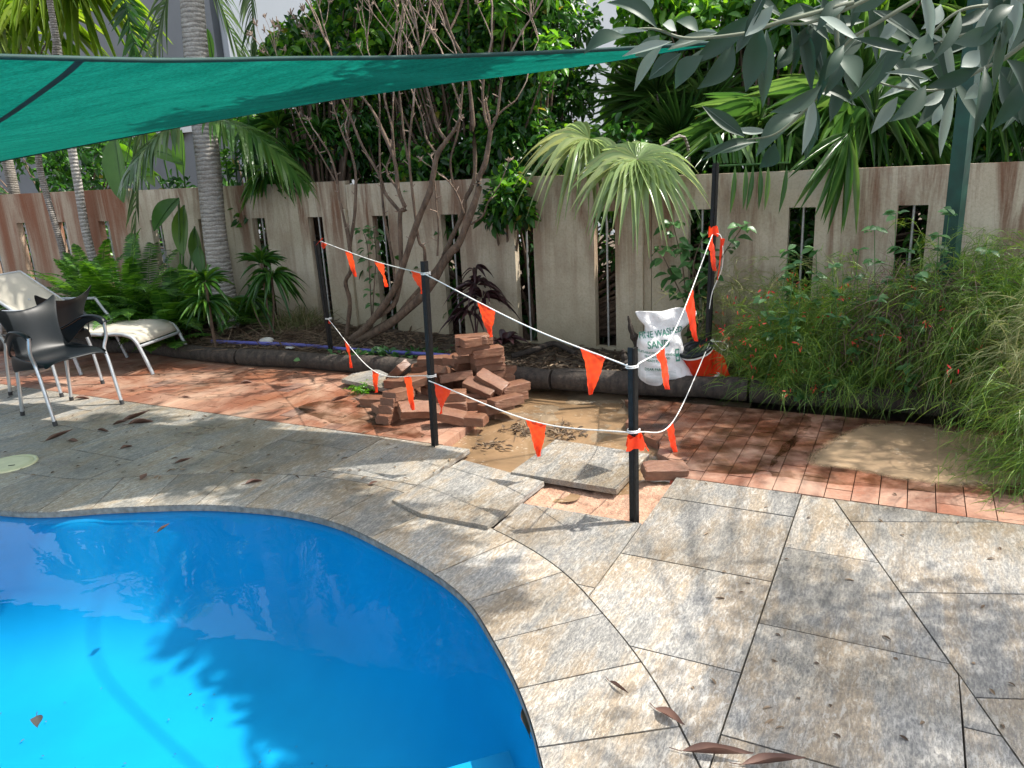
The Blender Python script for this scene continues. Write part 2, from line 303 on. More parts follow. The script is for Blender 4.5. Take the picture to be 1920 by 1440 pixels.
def water_mat():
    m, n, b = mat('pool_water'); n.nodes.remove(b); g = N(n, 'ShaderNodeBsdfGlossy'); g.inputs['Roughness'].default_value = .0
    t = N(n, 'ShaderNodeBsdfTransparent'); t.inputs[0].default_value = (.72, .92, 1, 1)
    fr = N(n, 'ShaderNodeFresnel'); fr.inputs['IOR'].default_value = 1.26; mx = N(n, 'ShaderNodeMixShader')
    v = coords(n); bp = N(n, 'ShaderNodeBump'); bp.inputs['Strength'].default_value = .12; bp.inputs['Distance'].default_value = .02
    n.links.new(noise(n, coords(n, (1, 1, 1)), 3.0, 3, .5, .4), bp.inputs['Height']); n.links.new(bp.outputs[0], g.inputs['Normal']); n.links.new(bp.outputs[0], fr.inputs['Normal'])
    n.links.new(fr.outputs[0], mx.inputs[0]); n.links.new(t.outputs[0], mx.inputs[1]); n.links.new(g.outputs[0], mx.inputs[2])
    n.links.new(mx.outputs[0], n.nodes['Material Output'].inputs[0]); return m
MT['water'] = water_mat()
def shell_mat():
    m, n, b = mat('blue_pool_shell'); v = coords(n); f = noise(n, v, 1.2, 4); g = noise(n, v, 40, 5, .7)
    c = ramp(n, f, [(.35, (.0, .275, .47)), (.65, (.0, .33, .55))]); c = mix(n, ramp(n, g, [(.66, (0, 0, 0)), (.8, (.3, .3, .3))]), c, (.0, .1, .25))
    n.links.new(c, b.inputs['Base Color']); b.inputs['Roughness'].default_value = .6; return m
MT['shell'] = shell_mat()
MT['dead_leaf'] = leafmat('dead_leaf', (.085, .042, .034), (.14, .070, .05), (.24, .15, .09), .6, .08)
MT['litter'] = leafmat('leaf_litter', (.055, .035, .022), (.15, .10, .06), (.30, .22, .14), .8, .05)
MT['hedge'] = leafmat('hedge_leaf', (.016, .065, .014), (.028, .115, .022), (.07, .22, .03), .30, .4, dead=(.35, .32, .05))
MT['hedge_bright'] = leafmat('bright_leaf', (.06, .20, .02), (.12, .33, .035), (.20, .42, .05), .35, .45)  # bright green; on hedge and background trees it also paints sunlit leaves
MT['mixed'] = leafmat('tropical_leaf', (.03, .11, .018), (.065, .21, .03), (.13, .34, .045), .35, .5)
MT['fan'] = leafmat('fan_palm_leaf', (.045, .13, .03), (.08, .20, .04), (.15, .27, .07), .28, .4)
MT['fan_big'] = leafmat('drooping_fan_leaf', (.22, .32, .13), (.27, .37, .15), (.36, .41, .17), .22, .35, .6)
MT['fan_yellow'] = leafmat('sunny_fan_leaf', (.13, .26, .03), (.20, .34, .04), (.28, .38, .07), .35, .45)
MT['feather'] = leafmat('feather_palm_leaf', (.05, .11, .035), (.09, .17, .06), (.17, .25, .10), .35, .3)
MT['fern'] = leafmat('fern_leaf', (.03, .11, .018), (.07, .22, .025), (.16, .36, .05), .4, .45)
MT['big'] = leafmat('broad_leaf', (.03, .11, .02), (.06, .18, .03), (.16, .28, .05), .35, .4)
MT['dracaena'] = leafmat('strappy_leaf', (.02, .08, .015), (.04, .14, .02), (.10, .24, .03), .3, .3)
MT['grass'] = leafmat('tuft_grass', (.10, .13, .04), (.17, .19, .07), (.33, .27, .15), .6, .25)
MT['cordyline'] = leafmat('dark_cordyline', (.030, .012, .016), (.055, .022, .026), (.09, .04, .04), .35, .2)
MT['russelia'] = leafmat('coral_plant_stem', (.06, .15, .022), (.13, .26, .035), (.25, .37, .06), .5, .35)
MT['russelia_pale'] = leafmat('pale_wispy_stem', (.14, .19, .06), (.24, .28, .10), (.38, .37, .18), .5, .35)
MT['weed'] = leafmat('weed_leaf', (.045, .13, .035), (.07, .20, .06), (.16, .33, .12), .4, .35)
MT['red'] = leafmat('red_flower', (.65, .06, .04), (.80, .10, .06), None, .5, .3)
MT['silver'] = leafmat('grey_green_leaf', (.014, .042, .022), (.027, .063, .036), (.058, .102, .066), .5, .14, .4)
MT['silver_pale'] = leafmat('silver_leaf_underside', (.12, .165, .13), (.24, .30, .255), None, .55, .2)
MT['midrib'] = plain('pale_midrib', (.085, .13, .10), .6)
MT['silver_twig'] = plain('silver_twig', (.12, .14, .085), .6)
MT['dead_stem'] = leafmat('dry_stem', (.10, .06, .045), (.20, .13, .10), None, .8, .05)
# ------------------------------------------------------------------ leaf templates
def tpl(ws, fold=.12, curl=0.0):              # 3 points per station
    v = []; k = len(ws)
    for i, wd in enumerate(ws):
        x = i/(k-1); v += [(x, -wd/2, fold*wd*.5-curl*x*x), (x, 0, -curl*x*x), (x, wd/2, fold*wd*.5-curl*x*x)]
    f = []
    for i in range(k-1):
        a = i*3; f += [(a, a+1, a+4, a+3), (a+1, a+2, a+5, a+4)]
    return np.array(v, float), np.array(f)
def tpl2(ws, curl=0.0):                       # flat blade, 2 points per station
    v = []; k = len(ws)
    for i, wd in enumerate(ws): x = i/(k-1); v += [(x, -wd/2, -curl*x*x), (x, wd/2, -curl*x*x)]
    return np.array(v, float), np.array([(2*i, 2*i+1, 2*i+3, 2*i+2) for i in range(k-1)])
LF_SMALL = tpl([.1, .95, .9, .06], .3)
LF = tpl([.08, .7, 1.0, .8, .05], .25, .12)
LF_LONG = tpl([.08, .55, .9, 1, .85, .5, .04], .18, .0)
BL = tpl2([.5, 1, .8, .05]); BL5 = tpl2([.5, .9, 1, .9, .6, .05]); STRAND = tpl2([1, .95, .8, .6, .15])
FANSEG = tpl([.06, .55, 1.0, .95, .75, .5, .28, .04], .5)
def clump_leaves(B, c, r, n, L, T=LF_SMALL, flat=.5, out=.6, wr=.45, drp=.2):
    d = rvec(n); rr = r*(rng.random(n)**.45)[:, None]; O = np.asarray(c)+d*rr*np.array([1, 1, .85])
    X = nrm(d*out+rvec(n)*.8+np.array([0, 0, -.1])); Nn = nrm(np.array([0, 0, 1.0])*flat+rvec(n)*.7+d*.4)
    Ls = L*(.65+.7*rng.random(n)); B.many(T[0], T[1], O, X, Nn, Ls, Ls*wr, drp)
# ------------------------------------------------------------------ the ground, the paving
RIM = [(-2.7, 3.72), (-2.4, 3.665), (-2.1, 3.675), (-1.65, 3.655), (-1.32, 3.58), (-1.08, 3.49), (-.84, 3.34), (-.6, 3.11), (-.35, 2.83), (-.2, 2.6), (-.10, 2.34), (-.02, 2.08), (.03, 1.82), (.06, 1.45), (.02, .9), (-.2, .2), (-.9, -.6), (-2.2, -1.1), (-3.6, -.8), (-4.8, .4), (-5.2, 2.0), (-4.9, 3.3), (-4.2, 3.95), (-3.4, 3.95)]
def closed(p, n):
    p = np.asarray(p, float); k = len(p); out = []
    for u in np.linspace(0, k, n, endpoint=False):
        i = int(u); t = u-i; a, b, c, d = p[(i-1) % k], p[i % k], p[(i+1) % k], p[(i+2) % k]
        out.append(.5*((2*b)+(-a+c)*t+(2*a-5*b+4*c-d)*t*t+(-a+3*b-3*c+d)*t**3))
    return np.array(out)
rim = closed(RIM, 240)
def offset_loop(p, d):
    t = nrm(np.roll(p, -1, 0)-np.roll(p, 1, 0)); n = np.stack([-t[:, 1], t[:, 0]], 1); return p+n*d      # rim runs clockwise: +d goes outward
if False: pass
area = .5*np.sum(rim[:, 0]*np.roll(rim[:, 1], -1)-np.roll(rim[:, 0], -1)*rim[:, 1]); SG = 1 if area < 0 else -1
outl = lambda d: offset_loop(rim, SG*d)
RINGW = .41
def ngon_obj(name, polys, m, z0=0.0, th=.03, gap=.0022, parent=None, jit=0.0, bev=.0):
    """polygons (xy lists) pulled in by a joint and given a thickness, one mesh"""
    bm = bmesh.new()
    for p in polys:
        p = [q for i, q in enumerate(p) if np.hypot(*(np.array(q)-np.array(p[i-1]))) > 1e-3]
        if len(p) < 3: continue
        a = sum(p[i-1][0]*p[i][1]-p[i][0]*p[i-1][1] for i in range(len(p)))/2
        if a < 0: p = p[::-1]
        if abs(a) < 2e-4: continue
        n = len(p); q = []
        for i in range(n):
            a0, b0, c0 = np.array(p[i-1]), np.array(p[i]), np.array(p[(i+1) % n]); t1 = nrm(b0-a0); t2 = nrm(c0-b0)
            n1 = np.array([-t1[1], t1[0]]); n2 = np.array([-t2[1], t2[0]]); bi = n1+n2; l = bi@n1
            q.append(b0+bi*gap/max(l, .35) if l > 1e-3 else b0+n1*gap)
        dz = random.uniform(-jit, jit); tx, ty = random.uniform(-jit, jit)*2, random.uniform(-jit, jit)*2; cx, cy = np.mean(q, axis=0)
        Z = lambda v: z0+dz+tx*(v[0]-cx)+ty*(v[1]-cy)
        c2 = [np.array(v)+(np.array([cx, cy])-v)*0 for v in q]
        top = [bm.verts.new((v[0], v[1], Z(v))) for v in c2]; bot = [bm.verts.new((v[0], v[1], z0-th)) for v in q]
        bm.faces.new(top)
        for i in range(n): bm.faces.new((top[i-1], bot[i-1], bot[i], top[i]))
    if bev: bmesh.ops.bevel(bm, geom=[e for e in bm.edges if abs(e.calc_face_angle(0)) > 1], offset=bev, segments=1, affect='EDGES')
    me = bpy.data.meshes.new(name); bm.to_mesh(me); bm.free(); return link(name, me, m, parent)
def cut_cells(poly, cid, planes):
    """cut a polygon along lines and return the merged pieces. planes: list of (point, normal, test) ; cid(centroid)->key"""
    bm = bmesh.new(); f = bm.faces.new([bm.verts.new((x, y, 0)) for x, y in poly]); bmesh.ops.triangulate(bm, faces=[f])
    for co, no, test in planes:
        fs = [f for f in bm.faces if test is None or test(np.array(f.calc_center_median())[:2])]
        g = fs+list({e for f in fs for e in f.edges})+list({v for f in fs for v in f.verts})
        bmesh.ops.bisect_plane(bm, geom=g, plane_co=(co[0], co[1], 0), plane_no=(no[0], no[1], 0), dist=1e-5)
    cells = {}
    for f in bm.faces: cells.setdefault(cid(np.array(f.calc_center_median())[:2]), []).append(f)
    out = []
    for k, fs in cells.items():
        fs = [f for f in fs if f.is_valid]
        try: r = bmesh.ops.dissolve_faces(bm, faces=fs, use_verts=False)['region'] if len(fs) > 1 else fs
        except Exception: r = fs
        for f in r:
            if f.is_valid: out.append([(v.co.x, v.co.y) for v in f.verts])
    bm.free(); return out
def grid_cells(poly, O, eu, ev, W_, H_, phase, srange, trange):
    planes = []; eu = np.array(eu); ev = np.array(ev); O = np.array(O)
    for k in range(int(srange[0]/W_)-1, int(srange[1]/W_)+2): planes.append((O+eu*k*W_, eu, None))
    for k in range(int(srange[0]/W_)-2, int(srange[1]/W_)+2):
        ph = phase(k); tst = lambda c, k=k: math.floor((c-O)@eu/W_) == k
        for j in range(int(trange[0]/H_)-2, int(trange[1]/H_)+2): planes.append((O+ev*(j*H_+ph), ev, tst))
    def cid(c):
        k = math.floor((c-O)@eu/W_); return (k, math.floor(((c-O)@ev-phase(k))/H_))
    return cut_cells(poly, cid, planes)
s2 = lambda s, t: tuple(st(s, t)[:2])
ring_out = outl(RINGW)
# coping ring
polys = []; n = len(rim); seglen = np.hypot(*(np.roll(rim, -1, 0)-rim).T); cum = np.concatenate([[0], np.cumsum(seglen)])
marks = []; tot = cum[-1]
k0 = int(np.argmin(np.hypot(*(rim-np.array([-.03, 2.10])).T)))
L0 = cum[k0]; step = tot/round(tot/.46); ms = sorted(((L0+i*step) % tot) for i in range(round(tot/step)))
tr_ = [at(*q)[:2] for q in ((170, 951), (278, 946), (372, 943), (462, 947), (615, 973), (695, 1006), (820, 1073), (897, 1125), (927, 1200), (980, 1290), (1024, 1401))]
traced = [int(np.argmin(np.hypot(*(rim-q).T))) for q in tr_]; lo_, hi_ = min(traced), max(traced)
idx = [int(np.argmin(abs(cum[:-1]-q))) for q in ms]; idx = sorted(set([i for i in idx if i < lo_-5 or i > hi_+8]+traced))
ovh = outl(-.012)
for a, b in zip(idx, idx[1:]+[idx[0]+n]):
    I = [i % n for i in range(a, b+1)]
    polys.append([tuple(ovh[i]) for i in I]+[tuple(ring_out[i]) for i in reversed(I)])
tag(ngon_obj('pool_coping', polys, MT['stone'], 0, .028, .0030, jit=.0008), kind='structure')
B = QB(); q = outl(-.0128); q = np.vstack([q, q[:1]]); B.grid(np.array([np.column_stack([q, np.full(len(q), z)]) for z in (-.004, -.033)])); tag(B.build('coping_edge', MT['coping_edge'], smooth=True), kind='structure')
# main field between the ring, the brick strip, the diagonal seam
def inring(c):
    return None
iA = int(np.argmin(np.hypot(*(ring_out-np.array([.42, .9])).T)))
iB = int(np.argmin(np.hypot(*(ring_out-np.array([-4.6, 4.6])).T)))
# indices from iB (left top) forward to iA (right bottom)
seq = []; i = iB
while i != iA: seq.append(i); i = (i+1) % n
seq.append(iA)
ringpart = [tuple(ring_out[i]) for i in seq if np.hypot(*(ring_out[i]-ring_out[seq[seq.index(i)-1]])) > .004]
TB = -.262; TW = .6135
diagA = st(.145, TB)[:2]; dd = nrm(st(.74, 1.28)[:2]-diagA)
diagB = diagA+dd*2.9
edge = [s2(-6.5, .1), s2(-6.5, TB), s2(-3*TW-.0004, TB), s2(-3*TW-.0004, .6003), s2(-2*TW-.0004, .6003), s2(-2*TW-.0004, .3004), s2(-TW+.0004, .3004), s2(-TW+.0004, TB), tuple(diagA), tuple(diagB), (.62, .55)]
main = ringpart[::-1]+edge if False else edge+ringpart[::-1]
ph = lambda k: 0.0 if k % 2 == 1 or k % 2 == -1 else .3
TW = .6135
cells = grid_cells(main, Q0, U2, M2, TW, .6, lambda k: 0.0 if (k % 2) else .3, (-7.5, 2.5), (-1, 4))
tag(ngon_obj('stone_paving', cells, MT['stone'], 0, .026, .0030, jit=.0009), kind='structure')
# field right of the diagonal seam
dn = np.array([dd[1], -dd[0]]);
h1 = at(1620, 978)[:2]; h2 = at(1885, 979)[:2]; eu = nrm(h2-h1); ev = np.array([eu[1], -eu[0]]); 
if ev[1] > 0: ev = -ev
right = [tuple(diagA), s2(3.9, TB), s2(4.9, 2.5), (3.6, -1.0), tuple(diagB)]
hh = abs((at(1703, 1111)[:2]-h1)@ev)
cells = grid_cells(right, h1+eu*.78, eu, ev, 1.25, hh, lambda k: 0.0, (-1, 6), (-1, 5))
tag(ngon_obj('side_stone_paving', cells, MT['stone'], 0.0, .026, .0030, jit=.0009), kind='structure')
# brick strips
def bricks(name, poly, z=0.0, drop=()):
    cs = grid_cells(poly, st(-1.2, TB)[:2], U2, -M2, .118, .236, lambda k: .118*(k % 2), (-9, 6), (-1.5, 3))
    return tag(ngon_obj(name, cs, MT['brick'], z, .055, .0022, jit=.0016), kind='structure')
bricks('brick_paving', [s2(-8.5, TB-.004), s2(-2.03, TB-.004), s2(-2.06, -.6), s2(-2.09, -1.1), s2(-2.12, -1.62), s2(-8.5, -1.75)])
rb = [s2(-.61, TB-.004), s2(-.66, -.45), s2(-.80, -.55), s2(-.83, -.72), s2(-.96, -.80), s2(-1.0, -.95), s2(-1.14, -1.0), s2(-1.17, -1.25), s2(-1.30, -1.45), s2(-1.1, -1.50), s2(5.5, -1.62), s2(5.5, TB-.004)]
bricks('brick_paving', rb)
# ground sheet with the pool cut out
bm = bmesh.new(); outer = [bm.verts.new((x, y, -.12)) for x, y in ((-150, -150), (150, -150), (150, 150), (-150, 150))]
inner = [bm.verts.new((x, y, -.12)) for x, y in outl(.02)[::3]]
es = [bm.edges.new((v[i-1], v[i])) for v in (outer, inner) for i in range(len(v))]
bmesh.ops.triangle_fill(bm, use_beauty=True, edges=es); me = bpy.data.meshes.new('ground'); bm.to_mesh(me); bm.free()
tag(link('ground', me, MT['dirt']), kind='structure')
# mortar bed beneath the tiles (seen in the joints)
bm = bmesh.new(); bed = edge+[tuple(q) for q in outl(.02)[[i for i in seq]]][::-1]
bm.faces.new([bm.verts.new((x, y, -.03)) for x, y in bed]); me = bpy.data.meshes.new('paving_bed'); bm.to_mesh(me); bm.free()
tag(link('paving_bed', me, MT['dirt']), kind='structure')
# pool shell
def pool():
    B = QB(); c = np.array([-2.4, 1.4]); rings = []
    for d, z in ((.02, -.028), (-.004, -.029), (-.02, -.10), (-.08, -.42), (-.12, -.55)):
        p = outl(d); rings.append(np.column_stack([p, np.full(len(p), z)]))
    b_ = outl(-.12)
    for k, z in ((.965, -.64), (.93, -.70), (.88, -.74), (.82, -.758), (.74, -.765), (.5, -.765), (.2, -.765), (.001, -.765)): p = c+(b_-c)*k; rings.append(np.column_stack([p, np.full(len(p), z)]))
    P = np.array(rings); P = np.concatenate([P, P[:, :1]], 1); B.grid(P)
    return B.build('pool_shell', MT['shell'], smooth=True)
tag(pool(), kind='structure')
bm = bmesh.new(); f = bm.faces.new([bm.verts.new((x, y, -.034)) for x, y in outl(-.006)]); f.normal_update(); f.normal_flip() if f.normal.z < 0 else None; me = bpy.data.meshes.new('pool_water'); bm.to_mesh(me); bm.free()
tag(link('pool_water', me, MT['water']), kind='structure')
# pool step (bench), bottom right
p0 = at(830, 1442, -.25)[:2]; p1 = at(1012, 1391, -.25)[:2]; d = nrm(p1-p0)
bm = bmesh.new(); top = [p0-d*.1, p1+d*.12, p1+d*.12+np.array([.12, -1.1]), p0-d*.1+np.array([-.1, -1.1])]
tv = [bm.verts.new((*q, -.25)) for q in top]; bv = [bm.verts.new((*q, -.8)) for q in top]; bm.faces.new(tv)
for i in range(4): bm.faces.new((tv[i-1], tv[i], bv[i], bv[i-1]))
bmesh.ops.recalc_face_normals(bm, faces=bm.faces); me = bpy.data.meshes.new('pool_step'); bm.to_mesh(me); bm.free()
me.materials.append(MT['shell']); o = bpy.data.objects.new('pool_step', me); col.objects.link(o); tag(o, kind='structure')
# pool return jet
jp = at(878, 1187, -.16); root = empty('pool_jet', jp); tag(root, 'small round water return fitting low on the blue pool wall', 'pool fitting')
def disc(name, r, th, m, parent, tilt, loc=(0, 0, 0)):
    B = QB(); th_ = np.linspace(0, 2*math.pi, 25); P = np.array([[(0, 0, th), ]*25, [(r*.8*math.cos(a), r*.8*math.sin(a), th) for a in th_], [(r*math.cos(a), r*math.sin(a), th*.3) for a in th_], [(r*math.cos(a), r*math.sin(a), -th) for a in th_]])
    B.grid(P); o = B.build(name, m, parent); o.rotation_euler = tilt; o.location = loc; return o
jt = (Vector((-.85, -.5, .25))).to_track_quat('Z', 'Y').to_euler()
disc('flange', .045, .008, plain('jet_grey', (.03, .22, .28), .5), root, jt); disc('nozzle', .02, .014, MT['dark'], root, jt, (-.006, -.004, .002))
# mud water, sand and puddles
def sheet(name, poly, z, m, bumpy=0, kind='structure'):
    bm = bmesh.new(); f = bm.faces.new([bm.verts.new((x, y, z)) for x, y in poly]); f.normal_update(); f.normal_flip() if f.normal.z < 0 else None; me = bpy.data.meshes.new(name); bm.to_mesh(me); bm.free(); return tag(link(name, me, m), kind=kind)
sheet('muddy_water', [s2(-2.3, TB+.02), s2(-2.3, -1.9), s2(-.6, -1.75), s2(-.4, -.5), s2(-.55, -.1), s2(-1.0, .03), s2(-1.25, .1), s2(-1.95, .1)], -.05, MT['mud'])
def hf(name, s0, s1, t0, t1, f, m, n=60):
    S, T = np.meshgrid(np.linspace(s0, s1, n), np.linspace(t0, t1, n), indexing='ij'); P = np.zeros((n, n, 3))
    P[..., :2] = Q0+S[..., None]*U2+T[..., None]*M2; P[..., 2] = f(S, T); B = QB(); B.grid(P); return B.build(name, m, smooth=True)
def fbm(x, y, k=4, f0=3.0, seed=3):
    r = np.random.default_rng(seed); z = 0
    for i in range(k):
        for _ in range(3):
            a = r.random()*6.28; z = z+np.sin((x*math.cos(a)+y*math.sin(a))*f0*(1.9**i)+r.random()*6.28)/(1.8**i)
    return z/3
tag(hf('sand_patch', -1.25, -.60, -.24, .31, lambda S, T: -.034+.008*fbm(S, T, 5, 14)+.004*fbm(S, T, 3, 70, 9)-.035*np.clip((-.02-T)/.1, 0, 1)*np.clip((-.75-S)/.1, 0, 1)-.022*np.exp(-((S+1.02)**2+(T-.13)**2)/.004), MT['sand'], 120), kind='structure')
tag(hf('silt', -2.25, -1.25, -1.75, -.9, lambda S, T: -.058+.014*fbm(S, T, 5, 9)+.02*np.clip((-1.35-T)/.3, 0, 1), MT['mudfilm'], 90), kind='structure')
tag(hf('silt', -1.3, -.5, -1.75, -.7, lambda S, T: -.062+.014*fbm(S, T, 5, 9, 5)+.025*np.clip((-1.2-T)/.3, 0, 1), MT['mudfilm'], 70), kind='structure')
def blob(px, z, name, m, jag=.012):
    p = closed([at(x, y, z)[:2] for x, y in px], 90); p = p+rng.normal(size=p.shape)*jag*.3; return sheet(name, [tuple(q) for q in p], z, m)
def soft_blob(px, z, name, m):
    p = closed([at(x, y, z)[:2] for x, y in px], 96); c = p.mean(0); ks = (0, .35, .6, .75, .85, .93, 1.0, 1.07); B = QB(); q = np.vstack([p, p[:1]])
    B.grid(np.array([np.column_stack([c+(q-c)*k, np.full(len(q), z)]) for k in ks[::-1]])); o = B.build(name, m); a_ = o.data.attributes.new('edge', 'FLOAT', 'POINT'); a_.data.foreach_set('value', np.repeat([max(0, (k-.6)/.47) for k in ks[::-1]], len(q)).astype(np.float32)); return tag(o, kind='structure')
soft_blob([(1512, 866), (1560, 822), (1620, 796), (1700, 793), (1790, 806), (1870, 816), (1930, 835), (1945, 900), (1860, 912), (1760, 908), (1680, 897), (1590, 880)], .0035, 'puddle', MT['puddle'])
blob([(1020, 935), (1040, 926), (1085, 926), (1080, 938), (1040, 942)], -.037, 'puddle', MT['mud'], .004)
for k_, px_ in enumerate(([(1440, 880), (1500, 810), (1600, 778), (1720, 775), (1850, 795), (1960, 830), (1960, 920), (1800, 925), (1650, 915), (1500, 900)], [(1175, 755), (1230, 745), (1360, 760), (1500, 775), (1520, 800), (1470, 850), (1430, 885), (1330, 885), (1260, 850), (1210, 810)], [(560, 765), (640, 750), (720, 778), (780, 803), (790, 822), (720, 810), (640, 798)])):
    p = closed([at(x, y, 0)[:2] for x, y in px_], 80); p = p+rng.normal(size=p.shape)*.006; tag(sheet('water', [tuple(q) for q in p], .0022+.0002*k_, MT['wet']), kind='structure')
# loose slabs
def slab(name, pxs, z0, z1, th, label, m=MT['stone']):
    pts = [at(x, y, z) for (x, y), z in zip(pxs, (z0, z0, z1, z1) if np.isscalar(z0) else z0)]; c = np.mean(pts, 0)
    bm = bmesh.new(); t = [bm.verts.new(p-c) for p in pts]; b = [bm.verts.new(p-c-np.array([0, 0, th])) for p in pts]
    bm.faces.new(t); bm.faces.new(b[::-1])
    for i in range(len(pts)): bm.faces.new((t[i-1], t[i], b[i], b[i-1]))
    bmesh.ops.recalc_face_normals(bm, faces=bm.faces); me = bpy.data.meshes.new(name); bm.to_mesh(me); bm.free()
    o = link(name, me, m); o.location = c; return tag(o, label, 'paving slab', 'loose stone slabs')
slab('stone_slab', [(958, 885), (1156, 917), (1217, 851), (1042, 824)], .018, -.004, .03, 'pale square stone slab lying loose over the muddy water beside the black picket')
o = slab('stone_slab', [(735, 937), (790, 963), (914, 986), (1020, 903), (868, 862)], (.012, .02, .022, .006, .004), 0, .024, 'mud-stained lifted stone slab with a raised edge near the pool coping')
slab('stone_slab', [(640, 711), (662, 700), (708, 692), (752, 712), (738, 732)], (.06,)*5, 0, .028, 'broken stone slab piece lying on bricks left of the paver heap')
# ------------------------------------------------------------------ garden bed and neighbour ground
def bedz(S, O):
    front = -1.02+.06*np.clip((S-0)/3, -1, 1)+(-.03)*S*.5
    base = np.interp(S, [-9, -3, -1, 1, 5], [.26, .20, .12, .06, .05])
    t = np.clip((O-front)/.9, 0, 1); return .035+(base-.035)*t+.018*fbm(S, O, 4, 5)
S, O = np.meshgrid(np.linspace(-11, 6.5, 220), np.linspace(-1.3, 0.0, 40), indexing='ij')
logf = np.array([at(x, y)[:2] for x, y in ((-300, 655), (270, 665), (400, 683), (640, 700), (1050, 735), (1400, 757), (1740, 782), (2100, 800))])
ls = (logf-W0)@U2; lo = (logf-W0)@N2
lof = lambda s: np.interp(s, ls, lo)
O = lof(S)+.09+(O-O.min())/(O.max()-O.min())*(0.02-(lof(S)+.09))
def bedz(S, O):
    f = lof(S)+.09; base = np.interp(S, [-9, -3, -1, 1, 5], [.26, .20, .12, .07, .06]); t = np.clip((O-f)/(0-f), 0, 1)
    return .075+(base-.075)*t**.7+.012*fbm(S, O, 4, 6)*np.clip(t*6, 0, 1)
P = np.zeros(S.shape+(3,)); P[..., :2] = W0+S[..., None]*U2+O[..., None]*N2; P[..., 2] = bedz(S, O); B = QB(); B.grid(P); tag(B.build('garden_bed', MT['soil'], smooth=True), kind='structure')
def bz(p):
    q = np.asarray(p)[:2]-W0; return float(bedz(np.array(q@U2), np.array(q@N2)))
def bedpt(px, py):
    z = .12
    for _ in range(6): p = at(px, py, z); z = bz(p)
    return p
S, O = np.meshgrid(np.linspace(-30, 30, 30), np.linspace(.1, 40, 20), indexing='ij'); P = np.zeros(S.shape+(3,)); P[..., :2] = W0+S[..., None]*U2+O[..., None]*N2; P[..., 2] = .05
B = QB(); B.grid(P); tag(B.build('neighbour_ground', MT['dirt']), kind='structure')
# edging logs
def log(s0, s1, r, lab, dz=0):
    k = 26; ss = np.linspace(s0, s1, k); pts = np.array([wp(s, lof(s)+r*.95, r*.93+dz+.004*math.sin(s*7)) for s in ss]); c = pts.mean(0)
    B = QB(); B.tube(pts-c, r*(1+.06*np.sin(ss*5+s0)+.03*np.sin(ss*17)), 12); o = B.build('edging_log', MT['log'], smooth=True); o.location = c
    return tag(o, lab, 'log', 'round timber garden edging')
S_ = lambda px, py: float((at(px, py)[:2]-W0)@U2)
log(-9.5, S_(443, 685)-.01, .07, 'weathered round edging log behind the sun lounger foot')
log(S_(443, 685)+.01, S_(1028, 735)-.01, .075, 'long dark edging log running behind the heap of loose pavers')
log(S_(1028, 735)+.01, S_(1400, 757)-.01, .08, 'dark edging log in front of the white sand bag')
log(S_(1400, 757)+.01, 4.6, .074, 'edging log below the wispy bush beside the large puddle')
# ------------------------------------------------------------------ the slotted wall
def wall(s0, s1, top, slots, lab):
    root = wp(s0); B = QB(); T = .075; L = s1-s0
    xs = [0]+[v for a in slots for v in (a[0]-s0, a[1]-s0)]+[L]; z0, zs0, zs1 = -.1, .12, 1.205
    def bx(x0, x1, za, zb): B.box(((x0+x1)/2, T/2, (za+zb)/2), (x1-x0, T, zb-za))
    bx(0, L, z0, zs0); bx(0, L, zs1, top)
    for i in range(0, len(xs), 2): bx(xs[i], xs[i+1], zs0, zs1)
    o = link('garden_wall', B.mesh('garden_wall'), MT['wall_rusty'] if s1 < -5 and top > 1.53 else MT['wall']); bmm = bmesh.new(); bmm.from_mesh(o.data); bmesh.ops.remove_doubles(bmm, verts=bmm.verts, dist=1e-5); bmm.to_mesh(o.data); bmm.free()
    o.location = root; o.rotation_euler = (0, 0, math.atan2(U2[1], U2[0])); tag(o, lab, 'wall', 'slotted rendered wall panels')
    for a, b in slots:
        R = QB(); x = (a+b)/2-s0+.005; R.tube([(x, T*.62, .1), (x, T*.62, 1.23)], .009, 8); R.build('rod', MT['rod'], o, True)
    return o
def sl_(c): return [(a, a+.175) for a in c]
wall(-8.41, -5.445, 1.545, sl_([-8.2, -7.545, -6.77, -6.01]), 'rust-stained rendered wall panel behind the black chair and ferns')
wall(-5.44, -2.465, 1.522, sl_([-5.15, -4.42, -3.67, -2.945]), 'grey rendered wall panel behind the big palm trunk')
wall(-2.46, .415, 1.488, sl_([-2.19, -1.46, -.755, -.05]), 'beige wall panel behind the heap of loose pavers and bare shrub')
wall(.42, 3.34, 1.452, sl_([.70, 1.405, 2.09, 2.82]), 'wall panel with dark vertical stains behind the sand bag and wispy bush')
wall(3.345, 6.3, 1.43, sl_([3.6, 4.3, 5.0]), 'rightmost pale wall panel past the green steel post')
# joint strips on the wall: timber battens at the panel seams
for s, lab in ((-2.49, 'narrow pale concrete cover strip on the wall seam left of the bare shrub'), (.33, 'narrow rust-streaked cover strip on the wall seam left of the sand bag')):
    B = QB(); B.box((0, 0, .62), (.055, .03, 1.30)); o = B.build('cover_strip', MT['wall']); o.location = wp(s, -.016, 0); o.rotation_euler = (0, 0, math.atan2(U2[1], U2[0])); tag(o, lab, 'cover strip', 'wall joint cover strips')
